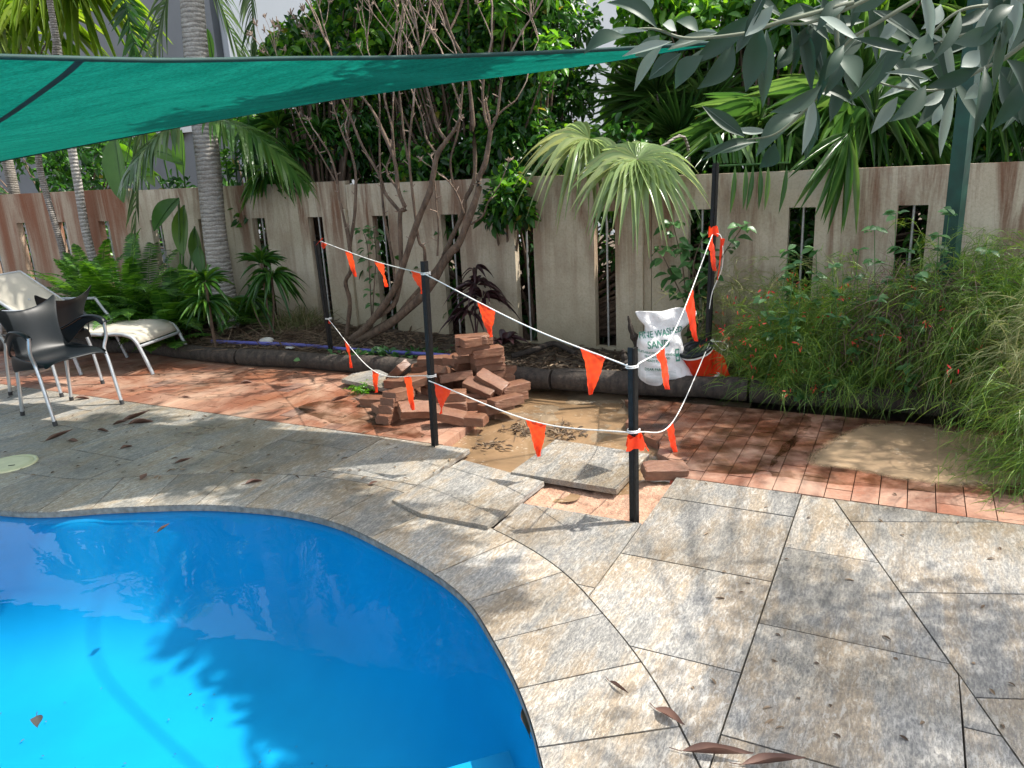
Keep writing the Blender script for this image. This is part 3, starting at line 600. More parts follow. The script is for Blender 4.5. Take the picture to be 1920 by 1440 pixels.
# ------------------------------------------------------------------ houses beyond
def house(s0, s1, off, h, depth, m, lab, a=None):
    a = math.atan2(U2[1], U2[0]) if a is None else a; root = empty('house', wp(s0, off), a); tag(root, lab, 'house'); L = s1-s0
    B = QB(); B.box((L/2, depth/2, h/2), (L, depth, h)); B.build('wall', m, root)
    B = QB(); B.box((L/2, depth/2, h+.12), (L+.8, depth+.8, .22)); B.build('roof', MT['roof'], root); return root
hr = house(-7.9, 9.0, 4.2, 8.5, 6, MT['house'], 'tall pale blue-grey rendered house beyond the hedge', R_(24))
for i, x in enumerate((2.2, 9.2, 13.5)):
    B = QB(); B.box((x, -.03, 4.2), (1.2, .06, 1.2)); f = B.build('window', MT['white'], hr); B = QB(); B.box((x, -.07, 4.2), (1.05, .03, 1.05)); B.build('pane', plain('pane', (.04, .06, .08), .1), f)
hl = house(-17, -8.6, 4.6, 6.2, 6, MT['house2'], 'dark grey house with brown timber brackets at the far left')
for x, z, l, r in ((6.6, 2.75, 1.6, .5), (7.4, 3.0, 1.3, -.6), (6.1, 3.4, 2.0, .25)):
    B = QB(); B.box((x, -.08, z), (l, .12, .14), euler(0, r, 0)); B.build('timber_brace', MT['timber'], hl)
B = QB(); B.box((4.2, -.03, 2.6), (8.2, .06, .35)); B.build('fascia', MT['white'], hl)
# ------------------------------------------------------------------ black pickets with the flag bunting
def picket(name, top, foot, lab, pipe=False):
    top = np.array(top, float); foot = np.array(foot, float); ax = nrm(top-foot); L = np.linalg.norm(top-foot); B = QB()
    # Y section post: three fins
    o = empty('steel_picket', foot); tag(o, lab, 'picket', 'black steel pickets holding the flag line')
    a0 = -math.pi/2
    for k in range(3):
        a = a0+k*2*math.pi/3; d = np.array([math.cos(a), math.sin(a), 0]); p = np.array([-d[1], d[0], 0]); w_ = .024 if k else .021
        Q = [p*.0035, d*w_+p*.003, d*w_-p*.003, -p*.0035]; base = np.array([q for q in Q]); tp_ = base+ax*L; B.add(np.vstack([base, tp_]), [[0, 1, 5, 4], [1, 2, 6, 5], [2, 3, 7, 6], [3, 0, 4, 7], [0, 3, 2, 1], [4, 5, 6, 7]])
    B.build('post', MT['black_steel'], o)
    H = QB()
    for z in np.arange(.10, L-.03, .105):
        a = -math.pi/2+2*math.pi/3*2; d = np.array([math.cos(a), math.sin(a), 0]); pn = np.array([d[1], -d[0], 0]); c = ax*z+d*.014+pn*.004
        H.box(c, (.005, .004, .005), rotz(a))
    H.build('punched_hole', MT['white'], o); return o
g2 = lambda px, py: at(px, py)
P1f = bedpt(621, 660); P1t = ay(592, 452, P1f[1]); P2f = at(815, 836); P2t = ay(795, 490, P2f[1]); P3f = at(1190, 976); P3t = ay(1187, 652, P3f[1]); P4f = bedpt(1325, 715); P4t = ay(1343, 306, P4f[1])
for f in (P1f, P2f, P3f, P4f): f[2] -= .06
picket('p', P1t, P1f, 'black steel picket in the garden bed near the palm, farthest of the flag line'); picket('p', P2t, P2f, 'black steel picket standing at the corner of the brick paving beside the paver heap')
picket('p', P3t, P3f, 'nearest black steel picket in the wet sand beside the square slab'); picket('p', P4t, P4f, 'tall black picket behind the edging log next to the orange flag reel')
bt = empty('flag_bunting', (0, 0, 0)); tag(bt, 'white cord with bright orange triangular flags strung between four black pickets', 'bunting')
C = QB()
def cord(pts, sag=0, r=.0032, k=28):
    p = smoothpts(pts, k); C.tube(p, r, 6); return p
def onp(a, b, t): return a+(b-a)*t
T1 = ay(600, 452, P1f[1]-.02); T2 = ay(797, 514, P2f[1]-.028); T3 = ay(1187, 690, P3f[1]-.03); T4 = ay(1337, 437, P4f[1]-.03)
B1 = ay(615, 598, P1f[1]-.02); B2 = ay(808, 707, P2f[1]-.03); B3 = ay(1190, 812, P3f[1]-.03); B4 = ay(1332, 640, P4f[1]-.03)
def span(a, b, mid, tm=.5):
    """cord from a to b whose middle passes the sight line mid"""
    m_ = onp(a, b, tm); q = ay(mid[0], mid[1], m_[1]); return smoothpts([a, q, b], 40)
spans = [span(T1, T2, (698, 488)), span(T2, T3, (985, 610), .5), span(T3, T4, (1262, 625), .5), span(B1, ay(806, 705, P2f[1]-.03), (700, 695), .5), span(ay(804, 714, P2f[1]-.03), B3, (1000, 790), .5), span(B3, B4, (1262, 790), .5)]
for s in spans: C.tube(s, .0032, 6)
def wrap(c, r, m_=3):
    th = np.linspace(0, 2*math.pi*m_, 20*m_); C.tube(np.column_stack([c[0]+r*np.cos(th), c[1]+r*np.sin(th), c[2]+np.linspace(-.008, .008, len(th))]), .0028, 6)
for c, f in ((T2, P2f), (T3, P3f), (T4, P4f), (B3, P3f), (B2, P2f), (B4, P4f), (B1, P1f)): wrap(np.array([f[0]+(c[2]-f[2])*0, f[1], c[2]])+np.array([(c[0]-f[0]), 0, 0]), .027, 2)
# knots and tails at the tall picket
C.tube(smoothpts([T4, T4+[.05, -.02, -.03], T4+[.06, -.02, -.22], T4+[.0, -.02, -.38], T4+[-.02, -.02, -.50]], 24), .0025, 6)
kb = B4
for pts in ([kb, kb+[.07, -.03, .0], kb+[.11, -.03, -.03], kb+[.08, -.03, -.06], kb+[.02, -.03, -.005]], [kb, kb+[-.07, -.04, -.05], kb+[-.11, -.05, -.13], kb+[-.07, -.06, -.19], kb+[.05, -.06, -.21]], [kb, kb+[.04, -.02, -.10], kb+[.0, -.03, -.19]]): C.tube(smoothpts(pts, 26), .0025, 6)
C.build('cord', MT['cord'], bt, True)
def flag(p0, p1, L, tip_px, wav=.012, tw=0):
    """cloth triangle hanging between two cord points with its tip on a sight line"""
    tip = ay(tip_px[0], tip_px[1], (p0[1]+p1[1])/2-.015); n_ = 26; P = np.zeros((n_+1, 11, 3)); sd = nrm(np.cross(p1-p0, [0, 0, 1.0])); ph_ = random.random()*6
    for i in range(n_+1):
        t = i/n_; a = p0+(tip-p0)*t; b = p1+(tip-p1)*t
        for j in range(11):
            u = j/10; q = a+(b-a)*u; q = q+sd*(wav*1.3*math.sin(u*5+t*4+ph_)*(.3+t)*(1-t*.4)+.0022*math.sin(u*14-t*17+ph_)*(1-t)+.0016*math.sin(t*33+u*9+ph_*2)+tw*t*(u-.5)); P[i, j] = q
    B = QB(); B.grid(P)
    q = P+sd*.0012; 
    return B.build('flag', MT['flag'], bt, True)
def fl(sp, x0, x1, tip, **k):
    # find cord points by screen x
    d = sp-np.array([0, 0, EYE]); sx = 960+F_PX*(d@RT)/(d@FWD)
    o = np.argsort(sx); f = lambda x: np.array([np.interp(x, sx[o], sp[o, i]) for i in range(3)]); return flag(f(x0), f(x1), 0, tip, **k)
fl(spans[0], 601, 612, (607, 466)); fl(spans[0], 644, 659, (667, 519)); fl(spans[0], 703, 722, (725, 538)); fl(spans[0], 771, 791, (793, 551))
fl(spans[1], 892, 927, (921, 632)); fl(spans[1], 1087, 1136, (1108, 740))
fl(spans[2], 1229, 1247, (1251, 730)); fl(spans[2], 1283, 1298, (1305, 640)); fl(spans[2], 1327, 1336, (1340, 508)); 
fl(spans[3], 612, 621, (619, 607)); fl(spans[3], 647, 656, (659, 690)); fl(spans[3], 697, 708, (706, 736)); fl(spans[3], 755, 770, (775, 769))
fl(spans[4], 815, 846, (827, 776)); fl(spans[4], 983, 1024, (1011, 856)); fl(spans[5], 1249, 1260, (1270, 860)); fl(spans[5], 1194, 1202, (1216, 846), wav=.004)
# crumpled flag knotted round the nearest picket and one at the tall one
for c, sx_, zz in ((B3, .03, -.045), (T4, .025, .01)):
    B = QB(); a_ = np.linspace(-.4, 2.2*math.pi, 16); P = np.array([[(c[0]+(sx_+.006*math.sin(5*a+t*2))*math.cos(a)*(1+.3*t), c[1]+sx_*.8*math.sin(a)+.0, c[2]+zz+.055*(.5-t)+.01*math.sin(3*a)) for a in a_] for t in np.linspace(0, 1, 6)]); B.grid(P); B.build('flag', MT['flag'], bt, True)
q = T4+np.array([.045, -.02, -.03]); flag(q, q+np.array([.03, .0, -.01]), 0, (1345, 525), wav=.01)
# flag at the garden picket flares to the left
q = ay(604, 446, P1f[1]-.03); flag(q, q+np.array([.01, 0, -.005]), 0, (591, 461), wav=.0)
# ------------------------------------------------------------------ bag of sand
bc = bedpt(1255, 716); bag = empty('sand_bag', bc, 0); tag(bag, 'white woven sand bag with green lettering standing behind the edging log', 'sand bag')
pxm = np.linalg.norm(ay(1300, 650, bc[1])-ay(1200, 650, bc[1]))/100    # metres per photo pixel there
Hb = 136*pxm
def bagsec(v):
    # left and right outline in photo pixels about x=1255 for height fraction v
    l = np.interp(v, [0, .1, .35, .6, .68, .72, .82, .93, 1], [-58, -62, -60, -60, -58, -46, -47, -60, -64]); r = np.interp(v, [0, .08, .2, .4, .68, .74, .85, .95, 1], [56, 52, 40, 27, 20, 22, 40, 50, 49])
    d = np.interp(v, [0, .15, .5, .68, .75, .9, 1], [.13, .15, .12, .085, .05, .03, .012]); return l*pxm, r*pxm, d
def bagpt(u, v, out=0):
    l, r, d = bagsec(v); a = u; cx = (l+r)/2; hw = (r-l)/2; e = .72
    x = cx+hw*np.sign(math.cos(a))*abs(math.cos(a))**e; y = d*np.sign(math.sin(a))*abs(math.sin(a))**e
    crease = .006*math.sin(9*v*3+x*30)+.005*math.sin(x*70+v*11)*(v > .6)
    z = v*Hb+(.012*math.sin(x*22)+.01*math.cos(x*9) if v > .93 else 0); return np.array([x*(1+out*.2), -abs(y)*(1 if y > 0 else -1)-(out)+crease-.0*v, z])
B = QB(); B.grid(np.array([[bagpt(u, v) for u in np.linspace(0, 2*math.pi, 57)] for v in np.linspace(0, 1, 34)])); B.build('sack', MT['bag'], bag, True)
B = QB(); B.grid(np.array([[bagpt(u, 1)*np.array([k, k, 1])+np.array([0, 0, -.012*(1-k)]) for u in np.linspace(0, 2*math.pi, 57)] for k in (1, .6, .1)])); B.build('open_mouth', MT['bag'], bag, True)
def front_y(x, z):
    v = min(max(z/Hb, 0), 1); l, r, d = bagsec(v); cx = (l+r)/2; hw = (r-l)/2; q = min(abs((x-cx)/hw), .98)
    sn = (1-q**(2/.72))**(.72/2) if q < 1 else 0; crease = .006*math.sin(9*v*3+x*30)+.005*math.sin(x*70+v*11)*(v > .6)
    return -d*sn+crease-.004
def text_mesh(txt, size):
    cu = bpy.data.curves.new('text', 'FONT'); cu.body = txt; cu.size = size; cu.align_x = 'CENTER'; cu.resolution_u = 3; cu.offset = size*.016
    o = bpy.data.objects.new('t', cu); col.objects.link(o); bpy.context.view_layer.update(); dg = bpy.context.evaluated_depsgraph_get(); me = bpy.data.meshes.new_from_object(o.evaluated_get(dg)); bpy.data.objects.remove(o); return me
for txt, size, px, py, tilt, nm in (('FINE WASHED', .054, 1236, 621, .10, 'lettering'), ('SAND', .066, 1229, 641, .06, 'lettering'), ('SUITABLE FOR SMALL PAVING', .021, 1226, 648, -.09, 'small_lettering'), ('FILLING HOLES AND', .021, 1226, 654, -.09, 'small_lettering'), ('READY TO POUR', .021, 1225, 660, -.09, 'small_lettering'), ('DEAR PARK', .026, 1219, 666, .0, 'small_lettering')):
    me = text_mesh(txt, size)
    cx = (px-1255)*pxm; 
    zc = (716-py)*pxm
    if nm == 'small_lettering': zc = {648: .46, 654: .41, 660: .36, 666: .245}[py]*Hb
    bmm = bmesh.new(); bmm.from_mesh(me); bmesh.ops.subdivide_edges(bmm, edges=[e for e in bmm.edges if e.calc_length() > .02], cuts=2, use_grid_fill=False); bmesh.ops.triangulate(bmm, faces=bmm.faces)
    for v in bmm.verts: x = v.co.x*.86+cx; z = v.co.y+zc+v.co.x*tilt; v.co = (x, front_y(x, z), z)
    bmm.to_mesh(me); bmm.free(); link(nm, me, MT['greenink'], bag)
B = QB()
for i in range(9): z = Hb*(.08+i*.019); xs = np.linspace(-50, 4, 14)*pxm; P = np.array([[(x, front_y(x, z)-.0015, z) for x in xs], [(x, front_y(x, z+.0022)-.0015, z+.0022) for x in xs]]); B.grid(P)
B.build('print_lines', plain('pale_ink', (.38, .45, .44), .7), bag)
B = QB()
for x0, x1, z0, z1 in ((4, 12, .36, .52), ): 
    for a, b in ((.36, .385), (.50, .52), (.42, .46)): xs = np.linspace(x0, x1, 5)*pxm; B.grid(np.array([[(x, front_y(x, z*Hb), z*Hb) for x in xs] for z in np.linspace(a, b, 3)]))
    for a, b in ((4, 5.6), (10.4, 12)): xs = np.linspace(a, b, 3)*pxm; B.grid(np.array([[(x, front_y(x, z*Hb)-.001, z*Hb) for x in xs] for z in np.linspace(.36, .52, 6)]))
B.build('green_badge', MT['greenink'], bag)
# ------------------------------------------------------------------ reel of spare flags
rc = bedpt(1320, 716); rc[1] -= .01; rc[2] += .02; reel = empty('flag_reel', rc); tag(reel, 'black ribbed reel wound with orange flags leaning beside the white sand bag', 'reel')
ax = nrm(np.array([-.30, -.16, .92])); A_ = nrm(np.cross(ax, [0, 1, 0])); Bv = np.cross(ax, A_)
def lathe(prof, m, name, n_=32, parent=None, c=np.zeros(3), rib=0):
    B = QB(); th = np.linspace(0, 2*math.pi, n_+1); P = np.array([[c+ax*h+(A_*math.cos(a)+Bv*math.sin(a))*(r+(rib*math.sin(a*9) if rib else 0)) for a in th] for r, h in prof]); B.grid(P); return B.build(name, m, parent, True)
R0 = .118
lathe([(0, .262), (.03, .262), (.033, .252), (.055, .252), (.058, .262), (.078, .262), (.081, .252), (.1, .252), (.103, .263), (R0, .26), (R0+.004, .25), (R0, .238), (0, .238)], MT['black_plastic'], 'end_disc', parent=reel)
lathe([(0, .045), (R0, .045), (R0+.003, .035), (R0, .025), (0, .025)], MT['white'], 'end_disc', parent=reel)
lathe([(.112, .238), (.114, .226), (.112, .222)], MT['cord'], 'cord_winding', parent=reel)
lathe([(.108, .222), (.105, .18), (.092, .14), (.096, .10), (.086, .07), (.095, .045)], MT['flag'], 'wound_flags', parent=reel, rib=.005)
B = QB(); P = []
for t in np.linspace(0, 1, 8): P.append([np.array([.03+.10*u*(.6+.6*t), -.10+.03*math.sin(u*4), .235-.20*t-.04*u*(1-t)+.01*math.sin(t*7)]) for u in np.linspace(0, 1, 7)])
B.grid(np.array(P)); B.build('loose_flag', MT['flag'], reel, True)
# ------------------------------------------------------------------ heap of loose pavers
def brick_mesh(var):
    bm = bmesh.new(); bmesh.ops.create_cube(bm, size=1); bmesh.ops.bevel(bm, geom=bm.edges[:], offset=.035, segments=1, affect='EDGES'); bmesh.ops.subdivide_edges(bm, edges=[e for e in bm.edges if e.calc_length() > .3], cuts=5, use_grid_fill=True)
    for v in bm.verts:
        k = .0007 if max(abs(v.co.x), abs(v.co.y), abs(v.co.z)) > .49 and sum(abs(q) > .44 for q in v.co) < 2 else .0016
        v.co = Vector((v.co.x*.228, v.co.y*.112, v.co.z*.060)); e = v.co.copy(); v.co += Vector([random.uniform(-k, k) for _ in range(3)])
    cnr = Vector((random.choice((-.114, .114)), random.choice((-.056, .056)), .03))
    for v in bm.verts:
        d = (v.co-cnr).length
        if d < .026: v.co = v.co-cnr.normalized()*(.026-d)*.6
    me = bpy.data.meshes.new('loose_brick'); bm.to_mesh(me); bm.free(); me.materials.append(MT['loosebrick']); return me
bmeshes = [brick_mesh(i) for i in range(5)]
# (photo px, py of centre, height z, yaw deg, pitch, roll, label)
A0 = -27.7
BR = [
 (930, 762, .031, A0+62, 0, 0, 'paver lying flat at the right foot of the heap beside the mud'),
 (958, 743, .031, A0+60, 0, 0, 'paver at the far right edge of the heap against the log'), (962, 726, .093, A0+62, 0, 2, 'upper paver at the far right edge of the heap'),
 (880, 786, .031, A0+8, 0, 0, 'front paver with a plain square end lying right of the second picket'),
 (842, 779, .065, A0+35, 18, 10, 'tilted paver resting on its neighbours just right of the second picket'),
 (780, 768, .075, A0+48, 8, 24, 'large sloping pale-topped paver left of the second picket at the front of the heap'),
 (735, 778, .031, A0+90, 0, 0, 'lowest of the stepped pavers at the front left of the heap'), (740, 762, .075, A0+92, 6, 0, 'second of the stepped pavers at the front left'), (744, 750, .115, A0+90, 8, 0, 'third of the stepped pavers at the front left'), (748, 739, .15, A0+91, 8, 0, 'top of the stepped pavers at the front left'),
 (708, 752, .031, A0+10, 0, 0, 'paver at the far left foot of the heap beside the green sprout'), (722, 768, .03, A0-30, 0, 0, 'dark paver turned askew between sprout and stepped pavers'),
 (745, 697, .15, A0-20, -35, 20, 'orange-red paver tipped on its corner at the upper left of the heap'),
 (790, 712, .13, A0+55, -8, 4, 'paver leaning upward just left of the second picket'), (752, 718, .10, A0+10, 0, 0, 'short end paver under the tipped orange one'),
 (812, 664+12, .20, A0+27, 0, 0, 'paver lying level on top behind the second picket'), (800, 690, .14, A0+30, 0, 2, 'paver under the level one behind the second picket'),
 (855, 706, .18, A0+38, -4, -14, 'big pale-topped paver sloping toward the viewer in the middle of the heap'),
 (838, 700, .16, A0+90, 30, 0, 'paver propped on its end beside the second picket'),
 (843, 742, .10, A0+28, 0, 0, 'square-ended paver in the middle under the pale-topped one'), (845, 760, .04, A0+28, 0, 0, 'paver below the square-ended one in the middle'),
 (900, 727, .12, A0+0, 18, 18, 'slanting paver in the middle right, lower of two parallel ones'), (922, 716, .15, A0+0, 24, 14, 'slanting paver in the middle right, upper of two parallel ones'),
 (884, 743, .06, A0+28, 0, 0, 'shaded paver deep below the two slanting ones'), (895, 757, .03, A0+25, 0, 0, 'thin-edged paver at the front right foot of the heap'),
 (872, 682, .21, A0+70, 10, 20, 'small pale tilted brick end halfway up the stack'), (886, 686, .17, A0+72, 0, 0, 'brick end standing beside the small pale one'),
 (916, 702, .15, A0+52, 0, 0, 'bottom brick of the right-hand stack'), (938, 697, .13, A0+62, 0, -6, 'outer brick leaning on the right-hand stack'),
 (915, 686, .215, A0+52, 0, 0, 'second brick of the right-hand stack'), (914, 672, .275, A0+50, 0, 0, 'third brick of the right-hand stack'), (912, 659, .335, A0+48, 0, 0, 'fourth brick of the right-hand stack'),
 (880, 670, .27, A0+30, 0, 0, 'brick to the left of the third stack layer'), (858, 672, .25, A0+85, 0, 0, 'brick end at the left of the tall stack'),
 (886, 652, .37, A0+42, -3, 0, 'brick bound with dry twine near the top of the tall stack'), (884, 636, .435, A0+30, 0, 0, 'topmost brick at the rear of the tall stack'), (891, 638, .43, A0+58, 0, 4, 'topmost short brick of the tall stack'),
 (948, 752, .085, A0+60, 0, -3, 'brick lying on the right foot of the heap'),
]
for i, (px, py, z, yaw, pi_, ro, lab) in enumerate(BR):
    p = at(px, py, z)
    if i >= 29 and i not in (37,): pass
    o = bpy.data.objects.new('loose_brick', bmeshes[i % 5]); col.objects.link(o); o.location = p; o.rotation_euler = (R_(ro), R_(pi_), R_(yaw)); tag(o, lab, 'brick', 'loose pavers heaped by the log')
# bricks hidden under the stack that carry it
for k, (px, py) in enumerate(((905, 722), (870, 722), (935, 735), (820, 735), (780, 730))):
    for j in range(2):
        o = bpy.data.objects.new('loose_brick', bmeshes[(k+j) % 5]); col.objects.link(o); p = at(px, py, 0); o.location = (p[0], p[1], .031+.062*j); o.rotation_euler = (0, 0, R_(A0+25*k)); tag(o, ('lower' if j == 0 else 'upper')+' shaded brick '+('under the tall brick stack', 'behind the small pale brick end', 'under the right-hand stack', 'behind the second picket', 'behind the sloping pale paver')[k], 'brick', 'loose pavers heaped by the log')
o = bpy.data.objects.new('loose_brick', bmeshes[1]); col.objects.link(o); o.location = at(1246, 882, .02); o.rotation_euler = (R_(9), R_(4), R_(A0+32)); tag(o, 'single tilted paver on the sand beside the nearest picket', 'brick', 'loose pavers heaped by the log')
# ------------------------------------------------------------------ chairs
def chair(loc, fwd, lab):
    a = math.atan2(fwd[1], fwd[0])-math.pi/2; root = empty('garden_chair', (loc[0], loc[1], 0), a); tag(root, lab, 'chair', 'black plastic chairs with aluminium legs')
    def solid(P, th, name, m=MT['black_plastic']):
        B = QB(); B.grid(np.array(P)); o = B.build(name, m, root, True); md = o.modifiers.new('solid', 'SOLIDIFY'); md.thickness = th; md.offset = 0; sb = o.modifiers.new('sub', 'SUBSURF'); sb.levels = 1; sb.render_levels = 2; return o
    # seat + back as one moulded shell
    rows = []
    prof = [(.245, .425, .235, 0), (.225, .445, .235, 0), (.12, .44, .24, .012), (-.02, .425, .235, .02), (-.12, .425, .215, .02), (-.175, .45, .20, .02), (-.21, .52, .185, .03), (-.235, .60, .185, .035), (-.262, .69, .205, .035), (-.285, .76, .235, .03), (-.30, .81, .262, .02)]
    for i, (y, z, hw, cup) in enumerate(prof):
        r = []
        for u in np.linspace(-1, 1, 13):
            zz = z; yy = y
            if i <= 4: zz = z+cup*abs(u)**2.5 - (.035*abs(u)**6 if i < 2 else 0)
            else: yy = y+cup*u*u*1.3; 
            if i == len(prof)-1: zz = z-.065*(1-abs(u)**1.8)+.035*abs(u)**4
            if i == len(prof)-2: zz = z-.025*(1-abs(u)**1.8)
            r.append((hw*u, yy, zz))
        rows.append(r)
    solid(rows, .007, 'seat_shell')
    for s in (-1, 1):
        # arm: top band from the back sweeping to the leg, with a web down to the seat
        top = smoothpts([(s*.195, -.225, .56), (s*.235, -.13, .60), (s*.27, -.02, .655), (s*.285, .10, .665), (s*.285, .185, .645), (s*.28, .205, .615)], 16)
        low = smoothpts([(s*.20, -.19, .44), (s*.225, -.17, .46), (s*.245, -.10, .52), (s*.262, .0, .60), (s*.272, .10, .635), (s*.275, .19, .60)], 16)
        solid([[a_, a_*.66+b_*.34+np.array([s*.004, 0, 0]), a_*.33+b_*.67+np.array([s*.004, 0, 0]), b_] for a_, b_ in zip(top, low)], .010, 'armrest')
        B = QB(); P = [np.array([p+np.array([-s*.022, 0, -.004]), p+np.array([0, 0, .003]), p+np.array([s*.018, 0, -.004])]) for p in top]; B.grid(np.array(P)); o = B.build('armrest', MT['black_plastic'], root, True); md = o.modifiers.new('s', 'SOLIDIFY'); md.thickness = .01
        # skirt from the rear of the seat
        solid([[(s*.20, -.20, .47), (s*.205, -.21, .38), (s*.20, -.21, .32)], [(s*.225, -.12, .47), (s*.232, -.12, .40), (s*.225, -.12, .35)], [(s*.24, .0, .45), (s*.242, .0, .40), (s*.24, .0, .37)], [(s*.245, .15, .44), (s*.245, .15, .41), (s*.24, .15, .395)], [(s*.235, .235, .43), (s*.235, .235, .42), (s*.23, .235, .41)]], .008, 'side_skirt')
        for pts, nm in (([(s*.28, .205, .625), (s*.285, .19, .52), (s*.262, .175, .43), (s*.262, .20, .33), (s*.262, .255, .02)], 'leg'), ([(s*.175, -.19, .40), (s*.185, -.205, .30), (s*.19, -.245, .02)], 'leg')):
            B = QB(); B.tube(smoothpts(pts, 20), .0125, 12); lg = B.build(nm, MT['alu'], root, True)
            B = QB(); e = np.array(pts[-1]); d_ = nrm(e-np.array(pts[-2])); B.tube([e-d_*.012, e+d_*.022], .0155, 12); B.build('rubber_foot', MT['rubber'], lg, True)
    return root
chair((-3.30, 5.48), (.445, -.24), 'nearer black moulded chair, facing the paver heap')
chair((-3.72, 6.16), (-.46, .20), 'black moulded chair turned away behind the nearer one')
# ------------------------------------------------------------------ sun lounger
lr = empty('sun_lounger', (-3.04, 6.76, 0), math.atan2(.2, -.98)); tag(lr, 'sun lounger with beige sling and grey frame by the ferns', 'sun lounger')
W2 = .29; zb = .355
for s in (-1, 1):
    B = QB(); B.tube(smoothpts([(0.0, s*(W2+.005), .0), (.06, s*W2, .16), (.12, s*W2, .30), (.20, s*W2, .345), (.30, s*W2, zb), (.6, s*W2, zb), (1.1, s*W2, zb), (1.55, s*W2, zb), (1.9, s*W2, zb-.01)], 40), .016, 8); B.build('side_rail', MT['grey_metal'], lr, True)
    B = QB(); B.tube([(.80, s*(W2+.0), zb), (.70, s*(W2+.02), .0)], .016, 8); B.build('leg', MT['grey_metal'], lr, True)
    B = QB(); B.tube([(1.62, s*W2, zb), (1.62, s*W2, 0)], .018, 8); B.build('leg', MT['grey_metal'], lr, True)
    B = QB(); B.tube(smoothpts([(.78, s*(W2+.02), zb+.01), (.86, s*(W2+.03), .46), (.93, s*(W2+.03), .575)], 10), .014, 8); B.tube([(.93, s*(W2+.03), .575), (1.35, s*(W2+.03), .575)], .014, 8); B.tube([(1.35, s*(W2+.03), .575), (1.45, s*(W2+.01), zb)], .014, 8); B.build('armrest', MT['grey_metal'], lr, True)
B = QB(); B.tube([(.09, -W2, .245), (.09, W2, .245)], .014, 8); B.build('cross_bar', MT['grey_metal'], lr, True)
B = QB(); B.grid(np.array([[(x, y, z-.006*(1-(y/W2)**2)) for y in np.linspace(-W2, W2, 9)] for x, z in ((.10, .27), (.13, .32), (.18, .352), (.25, .366), (.4, .370), (.7, .368), (.95, .368))])); o = B.build('seat_sling', MT['sling'], lr, True); md = o.modifiers.new('s', 'SOLIDIFY'); md.thickness = .003
ang = R_(37)
B = QB(); B.grid(np.array([[(.97+t*math.cos(ang)*.86, y, .372+t*math.sin(ang)*.80-.02*math.sin(t*3.1)*(1-(y/W2)**2)) for y in np.linspace(-W2, W2, 9)] for t in np.linspace(0, 1, 10)])); o = B.build('back_sling', MT['sling'], lr, True); md = o.modifiers.new('s', 'SOLIDIFY'); md.thickness = .003
B = QB()
for s in (-1, 1): B.tube([(.97, s*W2, .365), (.97+math.cos(ang)*.86, s*W2, .365+math.sin(ang)*.80)], .014, 8)
B.tube([(.97+math.cos(ang)*.86, -W2, .365+math.sin(ang)*.80), (.97+math.cos(ang)*.86, W2, .365+math.sin(ang)*.80)], .014, 8); B.tube([(1.35, 0, .63), (1.62, 0, zb)], .012, 8); B.build('back_frame', MT['grey_metal'], lr, True)
# ------------------------------------------------------------------ skimmer lid, pipe, rock, stump
lc = at(18, 870, .004); lid = empty('skimmer_lid', lc, .2); tag(lid, 'round cream skimmer lid set in the shaded paving at the left edge', 'pool lid')
B = QB(); th = np.linspace(0, 2*math.pi, 41); B.grid(np.array([[(r*math.cos(a), r*math.sin(a), z) for a in th] for r, z in ((0, .006), (.10, .006), (.126, .006), (.13, .002), (.133, .002), (.137, .007), (.15, .005), (.152, -.004))])); B.build('cover', MT['lid'], lid, True)
B = QB(); B.box((.03, -.05, .0068), (.035, .010, .002)); B.build('finger_slot', MT['dark'], lid)
pts = []
for px, py in ((398, 645), (470, 648), (560, 652), (650, 660), (760, 667), (880, 675)): p = bedpt(px, py); p[2] += .025; pts.append(p)
B = QB(); B.tube(smoothpts(pts, 40), .017, 8); tag(B.build('water_pipe', MT['pipe'], smooth=True), 'long lilac irrigation pipe lying behind the edging log', 'pipe')
def rock(px, py, r, lab, m='rock', sq=(1.2, .8, .75)):
    bm = bmesh.new(); bmesh.ops.create_icosphere(bm, subdivisions=3, radius=1)
    for v in bm.verts: p = np.array(v.co); k = 1+.22*fbm(p[0]*1.3+px, p[1]*1.3+p[2]*2, 3, 2.0); v.co = Vector(p*k*r*np.array(sq))
    me = bpy.data.meshes.new('rock'); bm.to_mesh(me); bm.free(); o = link('rock', me, MT[m]); c = bedpt(px, py); o.location = (c[0], c[1], c[2]+r*.45); return tag(o, lab, 'rock')
rock(500, 646, .055, 'white rounded rock in the leaf litter behind the lilac pipe'); rock(545, 655, .035, 'small greenish stone beside the lilac pipe', sq=(1.3, .8, .4))
for pts, r, lab in ((((1178, 592), (1184, 620), (1197, 650), (1203, 690)), (.006, .022, .034, .04), 'charred jagged stump standing left of the sand bag'), (((1168, 655), (1172, 680), (1175, 700)), (.01, .03, .04), 'short dark stump leaning at the foot of the charred one')):
    f = bedpt(*pts[-1]); q = np.array([ay(x, y, f[1]) for x, y in pts]); c = q[-1]; B = QB(); k = 14; sp = smoothpts(q-c, k); B.tube(sp, np.interp(np.linspace(0, 1, k), np.linspace(0, 1, len(r)), r)*(1+.25*np.sin(np.arange(k)*2.3)), 8); o = B.build('stump', MT['wood_dark'], smooth=False); o.location = c; tag(o, lab, 'stump')
B = QB(); q = np.array([bedpt(x, y)+[0, 0, h] for x, y, h in ((960, 672, .02), (1000, 668, .05), (1040, 660, .07), (1080, 668, .02))]); B.tube(smoothpts(q, 16), .025, 8); tag(B.build('fallen_branch', MT['wood_dark'], smooth=True), 'dark fallen branch on the mulch behind the heap', 'branch')
